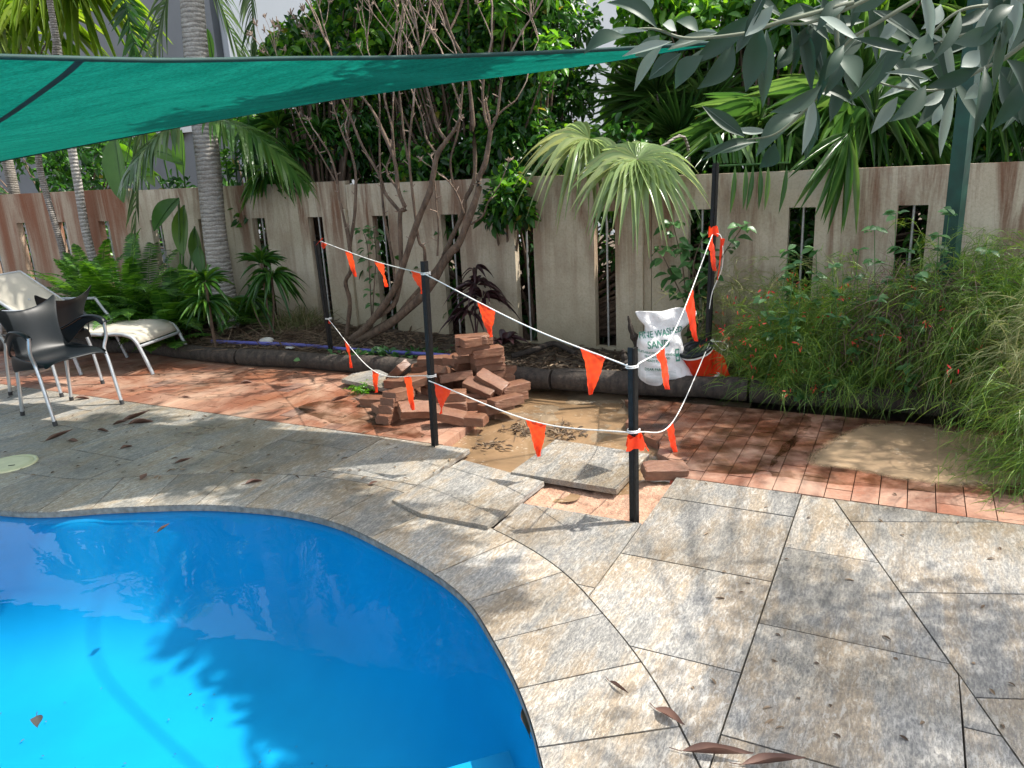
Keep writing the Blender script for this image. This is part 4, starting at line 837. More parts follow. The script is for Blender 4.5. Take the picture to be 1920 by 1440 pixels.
# ------------------------------------------------------------------ shade sail and its post
near = np.array([(1.19, 4.25, 2.14), (.62, 4.215, 2.13), (.06, 4.11, 2.12), (-.48, 3.95, 2.11), (-.9, 3.81, 2.11)]); far = np.array([(1.19, 4.28, 2.14), (.56, 4.67, 2.12), (-.21, 4.94, 2.09), (-.61, 5.04, 2.07), (-1.26, 5.19, 2.02)])
near = np.vstack([near, ay(330, 113, 3.50), ay(110, 109, 3.12), ay(-200, 100, 2.8), ay(-700, 80, 2.5)]); far = np.vstack([far, ay(350, 235, 5.4), ay(0, 302, 5.7), ay(-350, 370, 6.0), ay(-700, 400, 6.3)])
ne = smoothpts(near, 60); fa = smoothpts(far, 60); w_ = np.linspace(0, 1, 22)
G_ = ne[:, None]*(1-w_)[None, :, None]+fa[:, None]*w_[None, :, None]
wid = np.linalg.norm(fa-ne, axis=1); I_ = np.arange(60)[:, None]
G_[:, :, 2] -= (np.minimum(wid, 1.5)[:, None]*.045)*np.sin(w_*math.pi)[None]**.8; G_[:, :, 2] += .010*np.sin(I_*.45+w_[None]*9)*np.sin(w_*math.pi)[None]*np.minimum(wid, 1)[:, None]
sail = empty('shade_sail', tuple(ne[0])); tag(sail, 'green mesh shade sail stretched above the paving from the upper left', 'shade sail')
B = QB(); B.grid(G_-ne[0]); B.build('cloth', MT['sail'], sail, True)
hemm = plain('sail_hem', (.0, .035, .03), .7)
B = QB(); B.tube(ne-ne[0], .011, 6); B.build('hem', hemm, sail, True); B = QB(); B.tube(fa-ne[0], .008, 6); B.build('hem', hemm, sail, True)
pi0 = 43; B = QB(); P = np.array([G_[pi0+0, 0]+(G_[pi0+9, 21]-G_[pi0, 0])*t for t in np.linspace(0, 1, 12)])
sx_ = np.linspace(0, 1, 22); seam = np.array([[(lambda f: (G_[int(f), k]*(1-f%1)+G_[min(59, int(f)+1), k]*(f%1)))(pi0+sx_[k]*10.5)-ne[0]+np.array([dx, 0, -.004]) for dx in (-.02, .02)] for k in range(22)]); B.grid(seam); B.build('seam', hemm, sail, True)
pb = at(1786, 640, .05); pb = np.array([2.62, 4.62, .0]); pt_ = ay(1850, -40, 4.55)
pb = ay(1787, 430, 4.62); pt_ = ay(1832, 20, 4.62); dirp = nrm(pt_-pb); top_p = pb+dirp*((2.72-pb[2])/dirp[2]); foot_p = pb+dirp*((-.05-pb[2])/dirp[2])
B = QB()
post = empty('steel_post', foot_p); tag(post, 'dark green square steel post in front of the right-hand wall', 'post')
hwp = .040; Rz = rotz(R_(38)); sq = np.array([(-1, -1, 0), (1, -1, 0), (1, 1, 0), (-1, 1, 0)])*hwp@Rz.T; Lp = top_p-foot_p; B.add(np.vstack([sq, sq+Lp]), [[0, 1, 5, 4], [1, 2, 6, 5], [2, 3, 7, 6], [3, 0, 4, 7], [4, 5, 6, 7]]); B.build('tube', MT['green_steel'], post)
B = QB(); B.box(Lp+[0, 0, .005], (.13, .13, .012), Rz); B.build('cap_plate', MT['green_steel'], post)
B = QB(); B.tube(np.array([Lp+[-.05, -.02, -.12], Lp+[-.11, -.03, -.13], Lp+[-.12, -.03, -.15], Lp+[-.06, -.02, -.15]]), .007, 6); B.build('eye_bolt', MT['rod'], post, True)
B = QB(); rp = top_p+np.array([-.11, -.03, -.14]); B.tube([ne[0]-ne[0], rp-ne[0]], .006, 6); B.build('rope', hemm, sail, True)
# ------------------------------------------------------------------ fallen leaves
def fallen(px, py, L, Wd, yaw, z, lab, m='dead_leaf', curl=.12, tilt=0, group='fallen leaves'):
    t = tpl([.05, .35, .62, .85, .97, 1, .92, .78, .58, .35, .12, .02], .30, -curl); t[0][:, 2] += .035*np.sin(t[0][:, 0]*9)*np.sign(t[0][:, 1])*.6; B = QB(); X = np.array([math.cos(yaw), math.sin(yaw), tilt]); B.many(t[0], t[1], np.array([[-L/2*X[0], -L/2*X[1], .002]]), X[None], np.array([[0.1, 0, 1.0]]), L, Wd)
    B.tube([(-L/2*X[0], -L/2*X[1], .002), (-L*.68*X[0], -L*.68*X[1]+.006, .004)], .0012, 6)
    o = B.build('leaf', MT[m], smooth=True); o.location = at(px, py, z+.003); return tag(o, lab, 'leaf', group)
fallen(1255, 1348, .115, .036, -.95, .0, 'dark red-brown leaf alone on the nearest paving'); fallen(1345, 1418, .19, .026, -.25, .0, 'long dry leaf at the bottom edge of the paving'); fallen(1450, 1434, .17, .026, -.05, .0, 'second long dry leaf at the very bottom of the paving'); fallen(1160, 1292, .09, .006, -1.0, 0, 'thin dry stick leaf on the coping')
fallen(70, 1357, .085, .035, -1.0, -.056, 'brown leaf floating on the pool at the lower left'); fallen(308, 996, .07, .03, .5, -.056, 'small orange leaf floating near the far pool edge', 'dead_leaf', .3, .2); fallen(868, 1365, .10, .03, -1.0, -.70, 'dark sunken leaf on the pool floor', 'litter'); fallen(986, 1352, .13, .035, 1.7, -.05, 'dark leaf stuck against the pool wall at the right', 'litter', 0)
fallen(160, 745, .16, .05, .35, .01, 'curled tan leaf on the bricks behind the nearer chair', 'dead_leaf', -.4)
for k, (px, py, L, yw, lb) in enumerate(((255, 787, .20, .5, 'long brown leaf in the clump right of the chair'), (272, 792, .22, .3, 'largest brown leaf in the clump right of the chair'), (228, 796, .13, .0, 'short leaf left of the brown clump'), (195, 808, .12, -.3, 'curled leaf in the shade below the brown clump'), (112, 822, .17, .6, 'thin tan leaf in the sail shade near the chair foot'), (138, 827, .09, -.2, 'dark curled leaf in the sail shade'), (345, 868, .11, .1, 'yellowish leaf in the sail shade'), (240, 838, .10, .9, 'slim upright-lying leaf in the sail shade'), (270, 896, .06, 1.4, 'small hooked leaf near the pool edge in shade'), (480, 903, .12, .6, 'orange stalk leaf beside the sunlit coping'), (700, 908, .05, .3, 'tiny leaf on the paving seam left of the slab'), (465, 717, .12, .2, 'pale stick leaf on the bricks before the log'), (640, 752, .16, .05, 'long pale leaf on the bricks left of the heap'), (440, 683, .1, .1, 'pale leaf on bricks near the log joint'), (1285, 862, .04, .1, 'leaf on bricks right of the nearest picket'), (350, 745, .09, .2, 'short tan leaf on sunlit bricks'))):
    fallen(px, py, L, .022+.01*(k % 3), yw, .0, lb, 'dead_leaf', -.25 if k % 2 else .2, .05)
# ------------------------------------------------------------------ plants
def at0(o, c): o.location = c; return o
def plant(name, c, lab, cat, group=None): r = empty(name, tuple(c)); return tag(r, lab, cat, group)
Z3 = np.array([0, 0, 1.0]); TOW = np.array([-.4655, -.885, 0])      # from the wall toward the paving
SEGN = np.array([0.0])
def feather(B, base, d, L, droop, n=44, ll=.45, lw=.035, side=None, sweep=.55, rad=.010, hang=.5, fold=.3, plum=0.0):
    d = nrm(np.array(d, float)); t = np.linspace(0, 1, 26); R = base+d*(t*L)[:, None]; R[:, 2] -= droop*L*t**2
    B.tube(R, np.interp(t, [0, 1], [rad, .002]), 6)
    tt = np.linspace(.12, .985, n); O = np.array([np.interp(tt, t, R[:, i]) for i in range(3)]).T; T = nrm(np.gradient(O, axis=0)); S = nrm(np.cross(T, side if side is not None else Z3)); Nn = nrm(np.cross(S, T))
    sc_ = np.sin(np.clip(tt*.92+.14, 0, 1)*math.pi)**.6
    for s in (-1, 1):
        j = rng.normal(size=(n, 3))*.07; X = S*s*(1-.25*tt[:, None])+T*(sweep+.5*tt[:, None]**2)+Nn*(fold+plum*rng.normal(size=(n, 1)))+j
        B.many(BL5[0], BL5[1], O, X, Nn+rng.normal(size=(n, 3))*.2, ll*sc_*(.85+.3*rng.random(n)), lw*(.8+.4*rng.random(n)), hang*(.7+.6*rng.random(n)))
FANBIG = tpl([.12, .5, .85, 1.0, .95, .72, .5, .32, .16, .03], .22)
def fan(B, hub, ax, nm, Rr, n=30, spread=300, droop=.35, wseg=.062, tipd=1.0, jitter=.04, T=None, dexp=2):
    T = T or FANSEG; rise = .12 if T is FANSEG else .03
    ax = nrm(ax); nm = nrm(nm-ax*np.dot(nm, ax)); sd = np.cross(nm, ax); a = np.radians(np.linspace(-spread/2, spread/2, n)); X = ax*np.cos(a)[:, None]+sd*np.sin(a)[:, None]+rng.normal(size=(n, 3))*jitter+nm*rise
    L = Rr*(.82+.18*np.cos(a*.9))*(.92+.14*rng.random(n)); B.many(T[0], T[1], np.repeat([hub], n, 0), X, nm+rng.normal(size=(n, 3))*(.12 if T is FANSEG else .03), L, wseg*Rr/.6, droop*(.7+.6*rng.random(n))*tipd, dexp)
# --- palms with trunks
def trunk(name, pxs, offs, radii, m, lab, cat='palm', group=None, frs=None, lm='feather', n=10, nm='palm_tree'):
    pts = np.array([V(px, py, o) for (px, py), o in zip(pxs, offs)]); pts = np.vstack([pts[0]-[0, 0, .1], pts]); c = pts[0].copy(); r = plant(nm, c, lab, cat, group); sp = smoothpts(pts-c, 50)
    B = QB(); k = np.linspace(0, 1, 50); B.tube(sp, np.interp(k, np.linspace(0, 1, len(radii)), radii)*(1+.02*np.sin(k*300)), n); B.build('trunk', MT[m], r, True)
    if frs:
        B = QB(); top = sp[-1]
        for d, L, dr, ll in frs: feather(B, top, d, L, dr, 54, ll, .045)
        B.build('crown', MT[lm], r, True)
    return r, c
bp = bedpt(432, 612); ofs = float((bp[:2]-W0)@N2)
trunk('palm', [(432, 612), (418, 540), (402, 430), (390, 300), (372, 140), (360, 0), (345, -250), (330, -420)], [ofs]*8, [.165, .125, .118, .11, .11, .108, .10, .10, .09], 'palm_bark', 'big grey-trunked palm rising through the shade behind the lounger', frs=[((math.cos(a), math.sin(a), .5+.2*(k % 2)), 2.7, .5, .6) for k, a in enumerate(np.linspace(.3, 6.3, 8))], n=16)
trunk('palm', [(128, 520), (112, 450), (86, 360), (72, 290), (85, 180), (105, 90), (92, -10), (80, -160)], [-.35]*8, [.042, .036, .034, .034, .032, .032, .03, .03], 'slim_bark', 'slim ringed palm stem in front of the rust-stained wall, nearer the left edge', 'palm', 'slim palm stems at the left', nm='slim_palm')
trunk('palm', [(178, 500), (160, 430), (147, 350), (134, 275), (120, 180), (108, 90), (98, 40)], [-.15]*7, [.055, .048, .045, .043, .04, .038], 'palm_bark', 'smoother pale palm stem just right of the slim ringed one', 'palm', 'slim palm stems at the left', nm='slim_palm')
# hanging feather fronds over and under the sail
def frondthing(px0, off, d, L, dr, lab, n=40, ll=.4, lw=.035, m='feather', hang=.8, **k):
    c = V(px0[0], px0[1], off); r = plant('palm_frond', c, lab, 'palm frond', 'hanging palm fronds'); B = QB(); feather(B, np.zeros(3), d, L, dr, n, ll, lw, hang=hang, **k); B.build('leaflets', MT[m], r, True)
frondthing((335, -60), -.25, (-.30, -.05, -.45), 1.5, .9, 'feathery palm frond hanging left of the big palm trunk above the sail', 52, .42)
frondthing((355, -120), .25, (.18, .1, -.5), 1.4, .6, 'palm frond dropping beside the left of the trunk behind the sail edge', 46, .40)
frondthing((215, -90), .3, (.02, .05, -1), 1.35, .15, 'bushy foxtail frond hanging straight down at the upper left', 70, .22, .03, 'hedge', .2, plum=.8)
frondthing((470, -60), .1, (-.1, .0, -.8), .55, .5, 'small frond tip hanging before the pale house', 24, .26)
frondthing((372, 225), -.45, (.85, -.3, .10), 1.15, .75, 'arching palm frond hanging across the trunk below the sail', 46, .42, .034, 'fan')
frondthing((352, 235), -.4, (-.3, -.3, .0), .7, .8, 'short frond drooping left of the big trunk below the sail', 28, .34)
frondthing((462, 200), .15, (.05, -.1, -1), .8, .1, 'drooping foxtail frond right of the trunk below the sail', 50, .2, .03, 'hedge', .2, plum=.8)
# yellow fan palm top left
r = plant('fan_palm', V(20, 330, .7), 'sunlit yellow-green fan palm at the top left corner', 'palm'); c = np.array(r.location); B = QB(); T_ = QB()
for px, py, o, ax, R_2 in ((60, 20, .5, (.6, -.1, -.3), .85), (0, 30, .3, (-.4, -.3, -.4), .8), (150, -30, .6, (.5, -.2, -.7), .9), (100, -80, .3, (.1, -.5, -.5), .8), (-60, -20, .6, (-.6, 0, .1), .8), (30, 75, .9, (.1, -.3, -.8), .6)):
    h = V(px, py, o)-c; fan(B, h, np.array(ax), np.array([.0, -.6, .8]), R_2, 34, 320, .55, .06)
    T_.tube(smoothpts([np.array([0, 0, .3]), h*.5+[0, 0, .3], h], 8), .012, 6)
T_.tube([(0, 0, -.3), (0, 0, 1.0)], .07, 8); B.build('crown', MT['fan_yellow'], r, True); T_.build('trunk', MT['slim_bark'], r, True)
# --- hedges and trees behind the wall
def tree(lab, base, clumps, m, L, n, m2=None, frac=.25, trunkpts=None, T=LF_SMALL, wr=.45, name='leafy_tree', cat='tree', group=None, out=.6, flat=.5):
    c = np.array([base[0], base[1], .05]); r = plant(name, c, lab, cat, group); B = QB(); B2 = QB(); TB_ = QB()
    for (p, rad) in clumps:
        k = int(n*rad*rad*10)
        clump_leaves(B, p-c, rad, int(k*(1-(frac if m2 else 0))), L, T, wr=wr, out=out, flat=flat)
        if m2: clump_leaves(B2, p-c+np.array([.0, -.03, .06])*rad*5, rad*.8, int(k*frac), L*1.05, T, wr=wr, out=out, flat=flat)  # second leaf tone near each clump's top; the bright one paints in sunlight
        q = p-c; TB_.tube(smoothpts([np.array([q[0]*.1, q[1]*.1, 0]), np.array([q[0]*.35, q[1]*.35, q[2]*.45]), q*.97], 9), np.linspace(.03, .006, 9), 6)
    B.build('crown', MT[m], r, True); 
    if m2: B2.build('top_leaves', MT[m2], r, True)
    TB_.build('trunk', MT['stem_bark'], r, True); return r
def clumps(px0, px1, py0, py1, o0, o1, n, r0=.16, r1=.32, test=None):
    out = []
    while len(out) < n:
        px = random.uniform(px0, px1); py = random.uniform(py0, py1)
        if test and not test(px, py): continue
        out.append((V(px, py, random.uniform(o0, o1)), random.uniform(r0, r1)))
    return out
def ht(px, py):      # outline of the dark hedge
    top = np.interp(px, [480, 520, 570, 600, 640, 700, 1040, 1075, 1100, 1130], [260, 230, 200, 120, 20, -200, -200, 0, 120, 200]); bt_ = np.interp(px, [480, 560, 1130], [330, 350, 345]); return top < py < bt_
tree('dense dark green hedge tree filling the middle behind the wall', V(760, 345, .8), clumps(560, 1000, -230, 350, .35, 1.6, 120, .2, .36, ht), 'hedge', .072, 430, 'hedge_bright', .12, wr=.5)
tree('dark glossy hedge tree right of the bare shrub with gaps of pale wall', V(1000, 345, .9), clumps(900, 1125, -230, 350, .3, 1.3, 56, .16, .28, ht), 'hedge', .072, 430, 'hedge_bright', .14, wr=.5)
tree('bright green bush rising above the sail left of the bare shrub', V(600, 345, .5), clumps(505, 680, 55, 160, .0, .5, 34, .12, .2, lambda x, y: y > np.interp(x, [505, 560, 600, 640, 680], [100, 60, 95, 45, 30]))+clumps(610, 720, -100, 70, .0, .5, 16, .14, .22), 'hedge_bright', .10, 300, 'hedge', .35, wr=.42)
def bushy(lab, pxb, cl, m, L, n, **k): return tree(lab, V(*pxb), cl, m, L, n, **k)
bushy('bright lime-green leafy branches behind the silvery leaves', (1420, 340, 1.4), clumps(1180, 1560, -60, 110, 1.0, 1.6, 20, .14, .24)+clumps(1560, 1800, -60, 200, 1.2, 1.6, 12, .12, .2), 'hedge_bright', .11, 170, m2='mixed', frac=.3, wr=.5, T=LF)
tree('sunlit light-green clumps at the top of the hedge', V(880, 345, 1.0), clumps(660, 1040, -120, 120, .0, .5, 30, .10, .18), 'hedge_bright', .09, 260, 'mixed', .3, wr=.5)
# dark mass left of the palm
bushy('tall dark leafy thicket behind the rust-stained wall', (120, 350, 1.4), clumps(-250, 260, 235, 345, 1.0, 2.2, 26, .25, .4), 'hedge', .13, 110, m2='mixed', frac=.2, wr=.4, T=LF)
bushy('green thicket between the palm trunk and the bright bush', (470, 345, 1.0), clumps(400, 620, 190, 340, .5, 1.5, 26, .18, .28), 'hedge', .12, 150, m2='mixed', frac=.35, wr=.33, T=LF)
bushy('leafy background tree behind the fan palms', (1300, 340, 1.8), clumps(1140, 1560, -120, 320, 1.6, 2.8, 60, .28, .42, lambda x, y: not (x < 1190 and y < 110)), 'mixed', .14, 85, m2='hedge_bright', frac=.22, wr=.5, T=LF)
bushy('leafy background tree behind the green post', (1750, 340, 1.8), clumps(1540, 2150, -160, 300, 1.6, 2.8, 60, .28, .42), 'mixed', .14, 85, m2='hedge_bright', frac=.25, wr=.5, T=LF)
bushy('low dark undergrowth just behind the right-hand wall', (1500, 330, .7), clumps(1150, 2000, 255, 345, .5, 1.3, 44, .18, .28), 'hedge', .10, 150, wr=.4, T=LF)
bushy('dark undergrowth seen through the slots of the wall', (900, 600, 1.0), clumps(-200, 2100, 380, 640, .45, 1.3, 150, .2, .32), 'hedge', .12, 110, m2='mixed', frac=.2, wr=.4, T=LF)
bushy('dark greenery added close behind the wall slots to block the sun', (1000, 500, .3), clumps(-150, 2000, 350, 620, .14, .42, 90, .12, .18), 'hedge', .09, 260, wr=.45, T=LF)  # leaf mass added to keep the sun off the slot reveals
# --- strappy rosettes
def rosette(B, c, n, L, Wd, up=.5, droop=.35, T=None):
    a = rng.random(n)*6.283; el = np.clip(rng.normal(up, .35, n), -.5, 1.4); X = np.column_stack([np.cos(a)*np.cos(el), np.sin(a)*np.cos(el), np.sin(el)]); T = T or LF_LONG
    B.many(T[0], T[1], np.repeat([c], n, 0)+X*.015, X, np.array([0, 0, 1.0])+rng.normal(size=(n, 3))*.25, L*(.7+.5*rng.random(n)), Wd, droop)
def ros(lab, px, py, off, spec, m='dracaena', name='strappy_plant', base=None, group=None, cat='plant'):
    heads = [V(x, y, off+do) for x, y, do, *_ in spec]; b = base if base is not None else np.array([heads[0][0], heads[0][1], .1]); r = plant(name, b, lab, cat, group); B = QB(); S_2 = QB()
    for h, (x, y, do, n, L, Wd, up, dr) in zip(heads, spec):
        rosette(B, h-b, n, L, Wd, up, dr); S_2.tube(smoothpts([np.zeros(3), (h-b)*np.array([.7, .7, .5]), h-b], 8), .010, 6)
    B.build('leaves', MT[m], r, True); S_2.build('stem', MT['stem_bark'], r, True)
ros('spiky green rosette plant left of the palm trunk base', 385, 535, -.95, [(385, 528, .0, 60, .24, .030, .5, .35), (388, 565, .0, 50, .26, .030, .0, .5)])
ros('dark strappy plant at the wall right of the big palm trunk', 495, 500, -.3, [(490, 495, -.2, 50, .25, .03, .7, .4), (510, 520, -.15, 50, .32, .035, .1, .8), (470, 560, -.2, 40, .3, .03, .1, .6)])
ros('strappy plant hanging over the wall top above the slot', 500, 345, -.05, [(500, 325, -.05, 70, .28, .035, -.3, .6), (520, 240, .2, 60, .3, .04, .7, .4), (545, 290, .15, 60, .3, .04, .3, .4), (600, 250, .2, 50, .3, .04, .4, .4)], base=V(500, 330, .2))
# --- banana-like broad leaves
BIG = tpl([.06, .55, .85, 1, 1, .92, .75, .5, .06], .22, .0)
def broad(B, S_2, base, p, d, L, Wd, nm=(0, -.5, .8), droop=.5):
    B.many(BIG[0], BIG[1], np.array([p]), np.array([d], float), np.array([nm], float), L, Wd, droop); S_2.tube(smoothpts([base, base*.3+p*.7+[0, 0, .02], p], 10), .009, 6)
    t = np.linspace(0, 1, 12); q = p+nrm(np.array(d, float))*(t*L)[:, None]; q[:, 2] -= droop*L*t*t-.004; S_2.tube(q, np.linspace(.007, .002, 12), 6)
def heli(lab, pb, specs, m='big'):
    b = V(*pb); b[2] = max(.05, b[2]) if b[2] < .3 else .05; r = plant('broadleaf_plant', b, lab, 'plant', 'banana-like plants'); B = QB(); S_2 = QB()
    for px, py, o, d, L, Wd, nm_, dr in specs: broad(B, S_2, np.zeros(3), V(px, py, o)-b, d, L, Wd, nm_, dr)
    B.build('leaves', MT[m], r, True); S_2.build('stem', MT['fan'], r, True)
FN = (-.3, -.9, .3)
heli('broad-leaved plant with a wide dark leaf hanging over the wall at the left', (230, 330, .2), [(215, 255, .0, (.0, -.1, -1), .66, .30, FN, .05), (262, 262, .1, (.2, -.1, -1), .5, .2, FN, .0), (280, 285, .1, (.9, -.2, .1), .4, .16, FN, .5)])
heli('yellowing broad-leaved plant behind the wall left of the palm trunk', (330, 330, .4), [(320, 240, .25, (.35, -.1, .6), .5, .2, FN, .5), (300, 265, .3, (-.5, -.2, .5), .45, .2, FN, .8), (345, 330, .2, (.1, 0, 1), .55, .17, FN, .15), (375, 300, .3, (.6, -.2, .5), .45, .17, FN, .6), (260, 310, .5, (-.5, 0, .8), .6, .2, FN, .5), (300, 330, .15, (-.6, -.1, .35), .45, .1, FN, .5)], 'hedge_bright')
heli('torn pale-edged broad leaf plant in front of the wall beside the trunk', (330, 560, -.5), [(335, 372, -.35, (-.35, -.5, -.35), .36, .27, (-.3, -.7, .6), .3), (345, 385, -.3, (-.1, -.2, -1), .5, .2, FN, .0), (365, 425, -.2, (.1, -.2, -1), .5, .16, FN, .0), (372, 460, -.3, (.15, -.3, -1), .3, .14, FN, .0)])
heli('broad leaves rising above the sail beside the big trunk', (420, 330, .4), [(400, 112, .3, (.0, -.1, 1), .40, .15, FN, .3), (150, 105, .6, (-.3, -.1, .3), .4, .18, FN, .3), (440, 260, .5, (.5, -.1, .5), .5, .2, FN, .6)], 'hedge_bright')
# --- ferns
def fern(B, base, d, L, droop=.42, n=44, lw=.10):
    d = nrm(np.array(d, float)); t = np.linspace(0, 1, 16); R = base+d*(t*L)[:, None]; R[:, 2] -= droop*L*t**2.2; B.tube(R, .003, 4)
    tt = np.linspace(.08, .99, n); O = np.array([np.interp(tt, t, R[:, i]) for i in range(3)]).T; T = nrm(np.gradient(O, axis=0)); S = nrm(np.cross(T, Z3)); Nn = np.cross(S, T); sc_ = np.sin(np.clip(tt+.06, 0, 1)*math.pi)**.55
    for s in (-1, 1): B.many(BL[0], BL[1], O, S*s+T*.25+rng.normal(size=(n, 3))*.06, Nn, lw*sc_+.004, .017, .15)
def ferns(lab, px, py, off, n, L, spread=1, seedpts=None, up=.95):
    b = V(px, py, off); b[2] = bz(b); r = plant('fern', b, lab, 'fern', 'ferns by the wall'); B = QB()
    for k in range(n):
        a = random.uniform(0, 6.283); el = random.uniform(.5, 1.4)*up/.95; d = (math.cos(a)*math.cos(el), math.sin(a)*math.cos(el)-.12, math.sin(el)); o = np.array([random.gauss(0, .09)*spread, random.gauss(0, .07)*spread, 0]); fern(B, o, d, L*random.uniform(.7, 1.15))
    B.build('fronds', MT['fern'], r, True)
ferns('tall sunlit sword fern at the middle of the fern bank', 255, 600, -.55, 54, 1.55); ferns('sword fern at the left of the fern bank beside the lounger back', 185, 605, -.5, 40, 1.4); ferns('darker fern at the right of the fern bank by the palm trunk', 330, 610, -.6, 44, 1.1); ferns('low fern spilling toward the edging log behind the lounger', 300, 640, -.9, 30, .6); ferns('low fern spilling behind the lounger arm', 215, 640, -.85, 30, .7)
ferns('small fern against the wall right of the palm trunk', 460, 590, -.25, 14, .5); ferns('fern growing low at the far left edge', 20, 560, -.3, 16, .6)
# --- tuft grass
def tuft(lab, px, py, n, L, m='grass', wd=.006, spread=.09):
    b = bedpt(px, py); r = plant('grass_tuft', b, lab, 'grass tuft'); B = QB(); a = rng.random(n)*6.283; el = np.clip(rng.normal(1.0, .35, n), .1, 1.5); X = np.column_stack([np.cos(a)*np.cos(el), np.sin(a)*np.cos(el), np.sin(el)]); O = rng.normal(size=(n, 3))*np.array([spread, spread, 0]); B.many(STRAND[0], STRAND[1], O, X, rvec(n), L*(.4+.7*rng.random(n)), wd, .45); B.build('blades', MT[m], r)
tuft('dry grass tuft at the wall foot between the palm and the first picket', 560, 615, 520, .42)
# straw strands and leaf litter on the bed
B = QB(); n_ = 5200; s_ = rng.uniform(-8, 5, n_); o_ = lof(s_)+.16+rng.random(n_)*(-lof(s_)-.2); P = W0+s_[:, None]*U2+o_[:, None]*N2; zz = bedz(s_, o_); X = rvec(n_)*[1, 1, .18]; B.many(LF[0], LF[1], np.column_stack([P, zz+.008]), X, rvec(n_)*.4+Z3, .05+.05*rng.random(n_), .018, .0)
n2 = 1800; s_ = rng.normal(-2.9, .55, n2); o_ = lof(s_)+.15+rng.random(n2)*(-lof(s_)-.2); P = W0+s_[:, None]*U2+o_[:, None]*N2; X = rvec(n2)*[1, 1, .25]; B.many(STRAND[0], STRAND[1], np.column_stack([P, bedz(s_, o_)+.012]), X, rvec(n2), .22*(.4+rng.random(n2)), .006, .0)
tag(B.build('leaf_litter', MT['litter']), 'dry leaf litter and straw strewn over the garden bed', 'leaf litter', kind='stuff')
B = QB(); n_ = 200; 
g_ = []
while len(g_) < n_:
    px, py = random.uniform(0, 1250), random.uniform(680, 930)
    if py > 900 or (900 < px < 1200 and py > 730): continue
    g_.append(at(px, py, .006))
g_ += [at(random.uniform(1280, 1900), random.uniform(900, 1400), .004) for _ in range(40)]
n_ = len(g_); B.many(LF[0], LF[1], np.array(g_), rvec(n_)*[1, 1, .1], Z3+rvec(n_)*.3, .018+.03*rng.random(n_)**2, .010, 0)
tag(B.build('leaf_litter', MT['litter']), 'small scraps of leaf scattered over the paving', 'leaf litter', kind='stuff')
# debris in the mud
B = QB()
k = 60; O = np.array([at(random.uniform(-100, 900), random.uniform(1180, 1440), -.752) for _ in range(k)]); B.many(LF[0], LF[1], O, rvec(k)*[1, 1, .05], np.repeat([Z3], k, 0), .008+.016*rng.random(k)**3, .006, 0)
tag(B.build('debris', MT['litter']), 'tiny dark specks lying on the blue pool floor', 'debris', kind='stuff')
B = QB(); 
for px, py, k, sp_ in ((985, 803, 70, .07), (1055, 812, 60, .07), (925, 833, 24, .05), (1195, 765, 30, .05), (1030, 700, 60, .1), (1080, 720, 40, .1)):
    p = at(px, py, -.04); B.many(LF[0], LF[1], p+rng.normal(size=(k, 3))*[sp_, sp_, .006], rvec(k)*[1, 1, .3], Z3+rvec(k)*.5, .05, .016, 0); B.many(STRAND[0], STRAND[1], p+rng.normal(size=(k//2, 3))*[sp_, sp_, .006], rvec(k//2)*[1, 1, .3], rvec(k//2), .12, .006, 0)
tag(B.build('debris', MT['litter']), 'soaked leaves and twigs caught in the muddy water', 'debris', kind='stuff')
# weeds: sprout by the heap, cut greenery on the pipe
def leafy(lab, b, n, L, sp, m='weed', name='weed', wr=.5, T=LF_SMALL, flat=.8):
    r = plant(name, b, lab, 'weed'); B = QB(); O = np.abs(rng.normal(size=(n, 3)))*[0, 0, sp[2]]+rng.normal(size=(n, 3))*[sp[0], sp[1], 0]; B.many(T[0], T[1], O, rvec(n)*[1, 1, .5], Z3*flat+rvec(n)*.5, L*(.6+.7*rng.random(n)), L*wr, .2); B.build('leaves', MT[m], r, True)
leafy('bright green sprout growing from the bricks left of the heap', at(677, 735, .01), 110, .035, (.045, .03, .03), 'hedge_bright', 'sprout', .35)
leafy('cut green leaves heaped over the pipe behind the log', bedpt(745, 668), 150, .09, (.24, .07, .02)); leafy('green leaves lying over the pipe left of the heap', bedpt(680, 665), 60, .08, (.12, .06, .02))
# --- dark cordyline
b = bedpt(893, 650); r = plant('cordyline', b, 'dark purple cordyline in front of the wall above the heap', 'plant'); B = QB(); S_2 = QB()
for px, py, n_, L in ((893, 535, 24, .26), (905, 560, 22, .30), (880, 590, 14, .24), (890, 505, 9, .16)): h = ay(px, py, b[1])-b; rosette(B, h, n_, L, .035, .55, .75); S_2.tube(smoothpts([np.zeros(3), h*np.array([.3, .3, .5]), h], 8), .007, 6)
B.build('leaves', MT['cordyline'], r, True); S_2.build('stem', MT['cordyline'], r, True)
b = bedpt(945, 665); r = plant('cordyline', b, 'low dark cordyline with broad blades behind the brick stack', 'plant'); B = QB(); rosette(B, np.array([0, 0, .08]), 16, .24, .06, .8, .5); B.build('leaves', MT['cordyline'], r, True)
